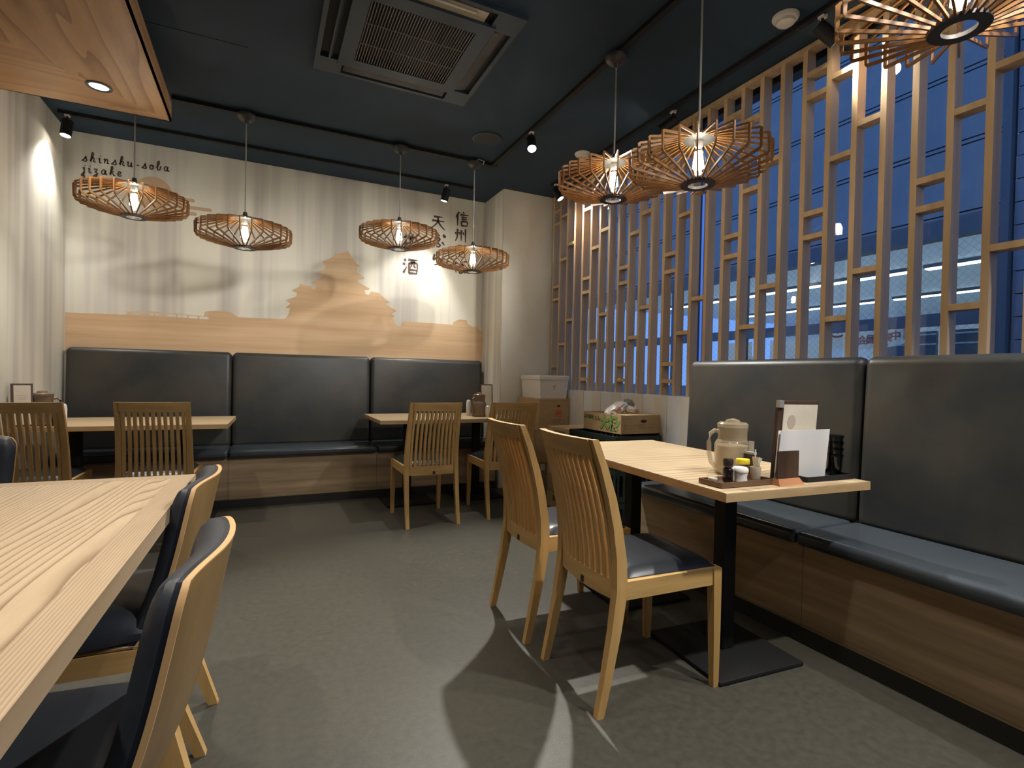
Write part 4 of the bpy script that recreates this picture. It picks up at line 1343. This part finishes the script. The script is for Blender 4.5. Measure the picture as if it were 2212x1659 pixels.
def make_crate(loc, label):
    c = thing('vegetable_crate', label, 'crate', loc, 0, 'green vegetable crates')
    L_, W_, hh = 0.60, 0.40, 0.225
    MB().box((0, 0, 0.006), (W_ - 0.01, L_ - 0.01, 0.012)).build('crate_floor', M['crate'], c)
    for s in (-1, 1):
        mb = MB().box((s * (W_ / 2 - 0.006), 0, hh - 0.02), (0.012, L_, 0.04)).box((s * (W_ / 2 - 0.006), 0, 0.02), (0.012, L_, 0.04))
        for k in range(13):
            mb.box((s * (W_ / 2 - 0.006), -L_ / 2 + 0.012 + k * (L_ - 0.024) / 12, hh / 2), (0.010, 0.018, hh - 0.07))
        mb.box((s * (W_ / 2 - 0.006), 0, hh * 0.5), (0.008, L_, 0.012))
        mb.build('long_side', M['crate'], c)
        mb = MB().box((0, s * (L_ / 2 - 0.006), hh - 0.02), (W_ - 0.02, 0.012, 0.04)).box((0, s * (L_ / 2 - 0.006), 0.02), (W_ - 0.02, 0.012, 0.04))
        for k in range(8):
            mb.box((-W_ / 2 + 0.03 + k * (W_ - 0.06) / 7, s * (L_ / 2 - 0.006), hh / 2), (0.018, 0.010, hh - 0.07))
        mb.build('short_side', M['crate'], c)
    return c


cr = make_crate((2.385, 3.225, 0.0), 'dark green vegetable crate on the floor, lowest of three')
dup(cr, (2.385, 3.225, 0.230), 0, 'dark green vegetable crate in the middle of three')
dup(cr, (2.385, 3.225, 0.460), 0, 'dark green vegetable crate topmost of three, under the radish carton')
dk = thing('radish_carton', 'open cardboard carton with green kanji print on the dark crates', 'box', (2.425, 3.195, 0.690))
mb = MB()
bw_, bl_, bh_ = 0.345, 0.47, 0.140
mb.box((0, 0, 0.004), (bw_, bl_, 0.008))
for s in (-1, 1):
    mb.box((s * (bw_ / 2 - 0.003), 0, bh_ / 2), (0.006, bl_, bh_))
    mb.box((0, s * (bl_ / 2 - 0.003), bh_ / 2), (bw_ - 0.012, 0.006, bh_))
mb.build('box_body', M['card'], dk)
MB().box((0.02, -0.155, bh_ - 0.002), (bw_ - 0.05, 0.15, 0.003)).build('box_flap', M['card'], dk)
MB().box((0.10, 0.05, bh_ - 0.002), (0.13, 0.28, 0.003)).build('box_flap', M['card'], dk)
SM = plane_m((-bw_ / 2 - 0.0006, 0, 0), (0, -1, 0), (0, 0, 1))
text_on('printed_kanji', '大根', 0.105, M['dgreen'], dk, SM @ Matrix.Translation((0.092, 0.068, 0.0004)), 0.0060)
text_on('printed_kanji', '大根', 0.105, M['green'], dk, SM @ Matrix.Translation((0.092, 0.068, 0.0012)), 0.0028)
lf = MB()
lf.poly([(0.172, 0.055), (0.185, 0.085), (0.225, 0.105), (0.215, 0.075), (0.19, 0.05)], 0.0009, SM)
lf.build('printed_leaf', M['green'], dk)
text_on('printed_text', '産地直送', 0.030, M['dgreen'], dk, SM @ Matrix.Translation((-0.165, 0.103, 0.0008)), 0.0012)
text_on('printed_text', 'くじん', 0.034, M['dgreen'], dk, SM @ Matrix.Translation((-0.068, 0.098, 0.0008)), 0.0006)
RM = plane_m((0, -bl_ / 2 - 0.0006, 0), (1, 0, 0), (0, 0, 1))
MB().poly([(0.025 + 0.027 * math.cos(2 * math.pi * i / 20) , 0.097 + 0.011 * math.sin(2 * math.pi * i / 20)) for i in range(20)], 0.0008, RM).build('hand_hole', M['soy'], dk)
pb = MB()
random.seed(9)
for i, (x0, y, n) in enumerate(((-0.14, 0.115, 5), (-0.15, 0.07, 3), (-0.05, 0.07, 9), (0.08, 0.075, 5), (-0.15, 0.045, 3), (-0.02, 0.05, 6), (0.06, 0.05, 5))):
    for q in range(n):
        x = x0 + q * 0.0105
        stroke(pb, [(x, y), (x + 0.008, y)], 0.0016, RM, taper=False)
        stroke(pb, [(x + 0.004, y + 0.005), (x + 0.004, y - 0.005)], 0.0014, RM, taper=False)
pb.build('small_print', M['brownprint'], dk)
# crumpled bag lying in the carton
bg = thing('plastic_bag', 'crumpled white printed plastic bag sticking out of radish carton', 'bag', (2.40, 3.17, 0.80), R(12))


def crumple(sx, sy, sz, seed, ctr, rot, cut=None):
    random.seed(seed)
    bm = bmesh.new()
    bmesh.ops.create_icosphere(bm, subdivisions=3, radius=1.0)
    m = Matrix.Translation(ctr) @ Matrix.Rotation(rot, 4, 'Y')
    for v in bm.verts:
        k = 1 + random.uniform(-0.20, 0.16)
        v.co = m @ Vector((v.co.x * sx * k, v.co.y * sy * k, v.co.z * sz * k))
    bm.verts.index_update()
    mb = MB()
    mb.add([v.co.copy() for v in bm.verts], [tuple(v.index for v in f.verts) for f in bm.faces], True)
    bm.free()
    return mb


crumple(0.115, 0.06, 0.045, 3, (-0.02, 0.02, 0.055), R(-24)).build('bag_body', M['bag'], bg)
crumple(0.05, 0.045, 0.05, 8, (0.085, 0.0, 0.085), R(30)).build('bag_fold', M['bagdark'], bg)
crumple(0.055, 0.035, 0.035, 5, (0.075, -0.05, 0.05), R(20)).build('bag_fold', M['bag'], bg)
crumple(0.030, 0.012, 0.018, 6, (-0.06, -0.035, 0.062), R(-24)).build('bag_print', M['bagred'], bg)
crumple(0.022, 0.012, 0.02, 7, (0.085, -0.085, 0.045), R(10)).build('bag_print', M['bagred'], bg)

# ------------------------------------------------------------------ street and the building opposite
FX = 6.5
struct(MB().box((9.0, 4.0, -0.06), (12.4, 22, 0.1)), 'ground', M['asphalt'])
ob = thing('opposite_building', 'grey panelled building across the street with a lit shop window', 'building', (FX, 5.0, 0))
jz = [2.86, 3.60, 4.34, 5.08, 5.82, 6.56, 7.30]
for i in range(len(jz) - 1):
    y = 12.5
    for wdt in (3.6, 3.6, 2.72):
        MB().box((0.10, y - wdt / 2 - 5.0, (jz[i] + jz[i + 1]) / 2), (0.2, wdt - 0.012, jz[i + 1] - jz[i] - 0.065)).build('facade_panel', M['concrete'], ob)
        y -= wdt
    MB().box((0.10, 7.54 - 5.0, jz[i]), (0.2, 9.9, 0.032)).build('joint_strip', M['concrete'], ob)
MB().box((0.24, 7.6 - 5.0, 5.05), (0.1, 9.8, 4.4)).build('backing_wall', M['shopd'], ob)
# tiled pier at the right
yy = 2.52
zc = 0.0
while zc < 7.2:
    for q in range(4):
        MB().box((0.05 + 0.006 * ((q + int(zc * 10)) % 2), yy - 0.25 - q * 0.5 - 5.0 , zc + 0.11), (0.1, 0.485, 0.209)).build('pier_tile', M['tile'], ob)
    zc += 0.22
MB().box((0.14, 1.5 - 5.0, 3.6), (0.08, 2.04, 7.2)).build('pier_core', M['tile'], ob)
MB().box((0.0, 2.565 - 5.0, 3.6), (0.12, 0.07, 7.2)).build('corner_post', M['ffr'], ob)
# shop window frame
fr_ = MB().box((0.02, 7.3 - 5.0, 2.74), (0.14, 9.4, 0.20)).build('window_head', M['ffr'], ob)
MB().box((0.02, 7.3 - 5.0, 1.79), (0.10, 9.4, 0.13)).build('window_transom', M['ffr'], ob)
MB().box((0.02, 7.3 - 5.0, 0.5), (0.14, 9.4, 1.0)).build('window_sill', M['concrete'], ob)
ys = [2.62, 4.12, 5.62, 7.12, 8.62, 10.12, 11.62]
for y in ys[:1] + ys[2:]:
    MB().box((0.02, y - 5.0, 1.85), (0.09, 0.06, 1.7)).build('window_post', M['ffr'], ob)
for a, b in zip(ys[:-1], ys[1:]):
    MB().box((0.02, (a + b) / 2 - 5.0, 2.25), (0.008, b - a - 0.06, 0.78)).build('wired_pane', M['wire'], ob)
    MB().box((0.02, (a + b) / 2 - 5.0, 1.36), (0.008, b - a - 0.06, 0.72)).build('wired_pane', M['wire'], ob)
# shop interior
MB().box((4.6, 7.3 - 5.0, 3.06), (8.8, 9.4, 0.06)).build('shop_ceiling', M['shopw'], ob)
MB().box((4.6, 7.3 - 5.0, 0.3), (8.8, 9.4, 0.06)).build('shop_floor', M['shopw'], ob)
MB().box((9.0, 7.3 - 5.0, 1.7), (0.06, 9.4, 2.8)).build('shop_back_wall', M['shopw'], ob)
MB().box((4.6, 2.56 - 5.0, 1.7), (8.8, 0.06, 2.8)).build('shop_side_wall', M['shopw'], ob)
for x in (1.3, 3.2, 6.1):  # nearest row is unseen, added to light the blinds from inside
    for q in range(4):
        lt = MB().box((x, 3.9 + q * 2.05 - 5.0, 3.0), (0.16, 1.9, 0.05)).build('ceiling_lamp', M['ffr'], ob)
        MB().box((x, 3.9 + q * 2.05 - 5.0, 2.965), (0.12, 1.86, 0.02)).build('lamp_tube', M['tube'], lt)
# screens, shelf board and notices inside
for y0, y1 in ((2.75, 3.5), (3.6, 4.3)):
    sc_ = MB().box((1.0, (y0 + y1) / 2 - 5.0, 1.45), (0.05, y1 - y0, 0.62)).build('shelf_unit', M['shopd'], ob)
    for z in (1.25, 1.42, 1.60, 1.72):
        MB().box((0.97, (y0 + y1) / 2 - 5.0, z), (0.02, y1 - y0, 0.018)).build('shelf_edge', M['shopw'], sc_)
for y0, y1, z0 in ((4.62, 5.55, 0.95), (5.9, 6.4, 0.95)):
    MB().box((0.5, (y0 + y1) / 2 - 5.0, (z0 + 1.72) / 2), (0.03, y1 - y0, 1.72 - z0)).build('white_blind', M['cloth'], ob)
bn = thing('paper_banner', 'white banner with red characters hanging inside the shop window opposite', 'banner', (FX + 0.14, 4.05, 1.63))


def ban(u, v):
    y = 0.42 - 1.06 * u
    return (0.02 + 0.01 * math.sin(u * 20), y, (v - 0.5) * 0.20 + 0.25 * (u - 0.45) ** 2 - 0.02)


vs, fs = [], []
for i in range(25):
    for v in (0, 1):
        vs.append(ban(i / 24, v))
for i in range(24):
    fs.append((2 * i, 2 * i + 1, 2 * i + 3, 2 * i + 2))
mb = MB().add(vs, fs, True)
mb.add([Vector(v) + Vector((0.004, 0, 0)) for v in vs], [tuple(reversed(f)) for f in fs], True)
mb.build('banner_sheet', M['cloth'], bn)
BM = plane_m((-0.002, 0, -0.015), (0, -1, 0), (0, 0, 1))
for s, y in (('会', 0.07), ('員', 0.165), ('募', 0.26), ('集', 0.355), ('中', 0.45)):
    text_on('banner_character', s, 0.118, M['bred'], bn, BM @ Matrix.Translation((y, 0.25 * ((0.42 + y) / 1.06 - 0.45) ** 2, 0.006)), 0.003)
text_on('banner_character', 'ン', 0.15, M['bred'], bn, BM @ Matrix.Translation((-0.24, 0.09, 0.006)) @ Matrix.Rotation(R(-35), 4, 'Z'), 0.006)
gb = MB()
for i in range(5):
    stroke(gb, [(0.53, 0.09 - i * 0.024), (0.58, 0.10 - i * 0.022), (0.62, 0.092 - i * 0.022)], 0.010, BM, t=0.008)
gb.build('banner_scribble', M['bgrey'], bn)
nt_ = thing('paper_notice', 'white notice with red characters low in the shop window opposite', 'notice', (FX + 0.12, 5.55, 1.36))
MB().box((0, 0, 0), (0.006, 0.40, 0.20)).build('notice_sheet', M['cloth'], nt_)
text_on('notice_character', '体験', 0.13, M['bred'], nt_, plane_m((-0.004, 0, 0), (0, -1, 0), (0, 0, 1)), 0.003)
bs = thing('street_sign', 'narrow blue backlit upright sign seen through the lattice outside', 'sign', (4.5, 4.52, 0.0))
MB().box((0, 0, 2.0), (0.05, 0.15, 2.4)).build('sign_face', M['bluesign'], bs)
MB().box((0.0, -0.09, 1.6), (0.06, 0.03, 3.3)).build('sign_post', M['alu_frame'], bs)
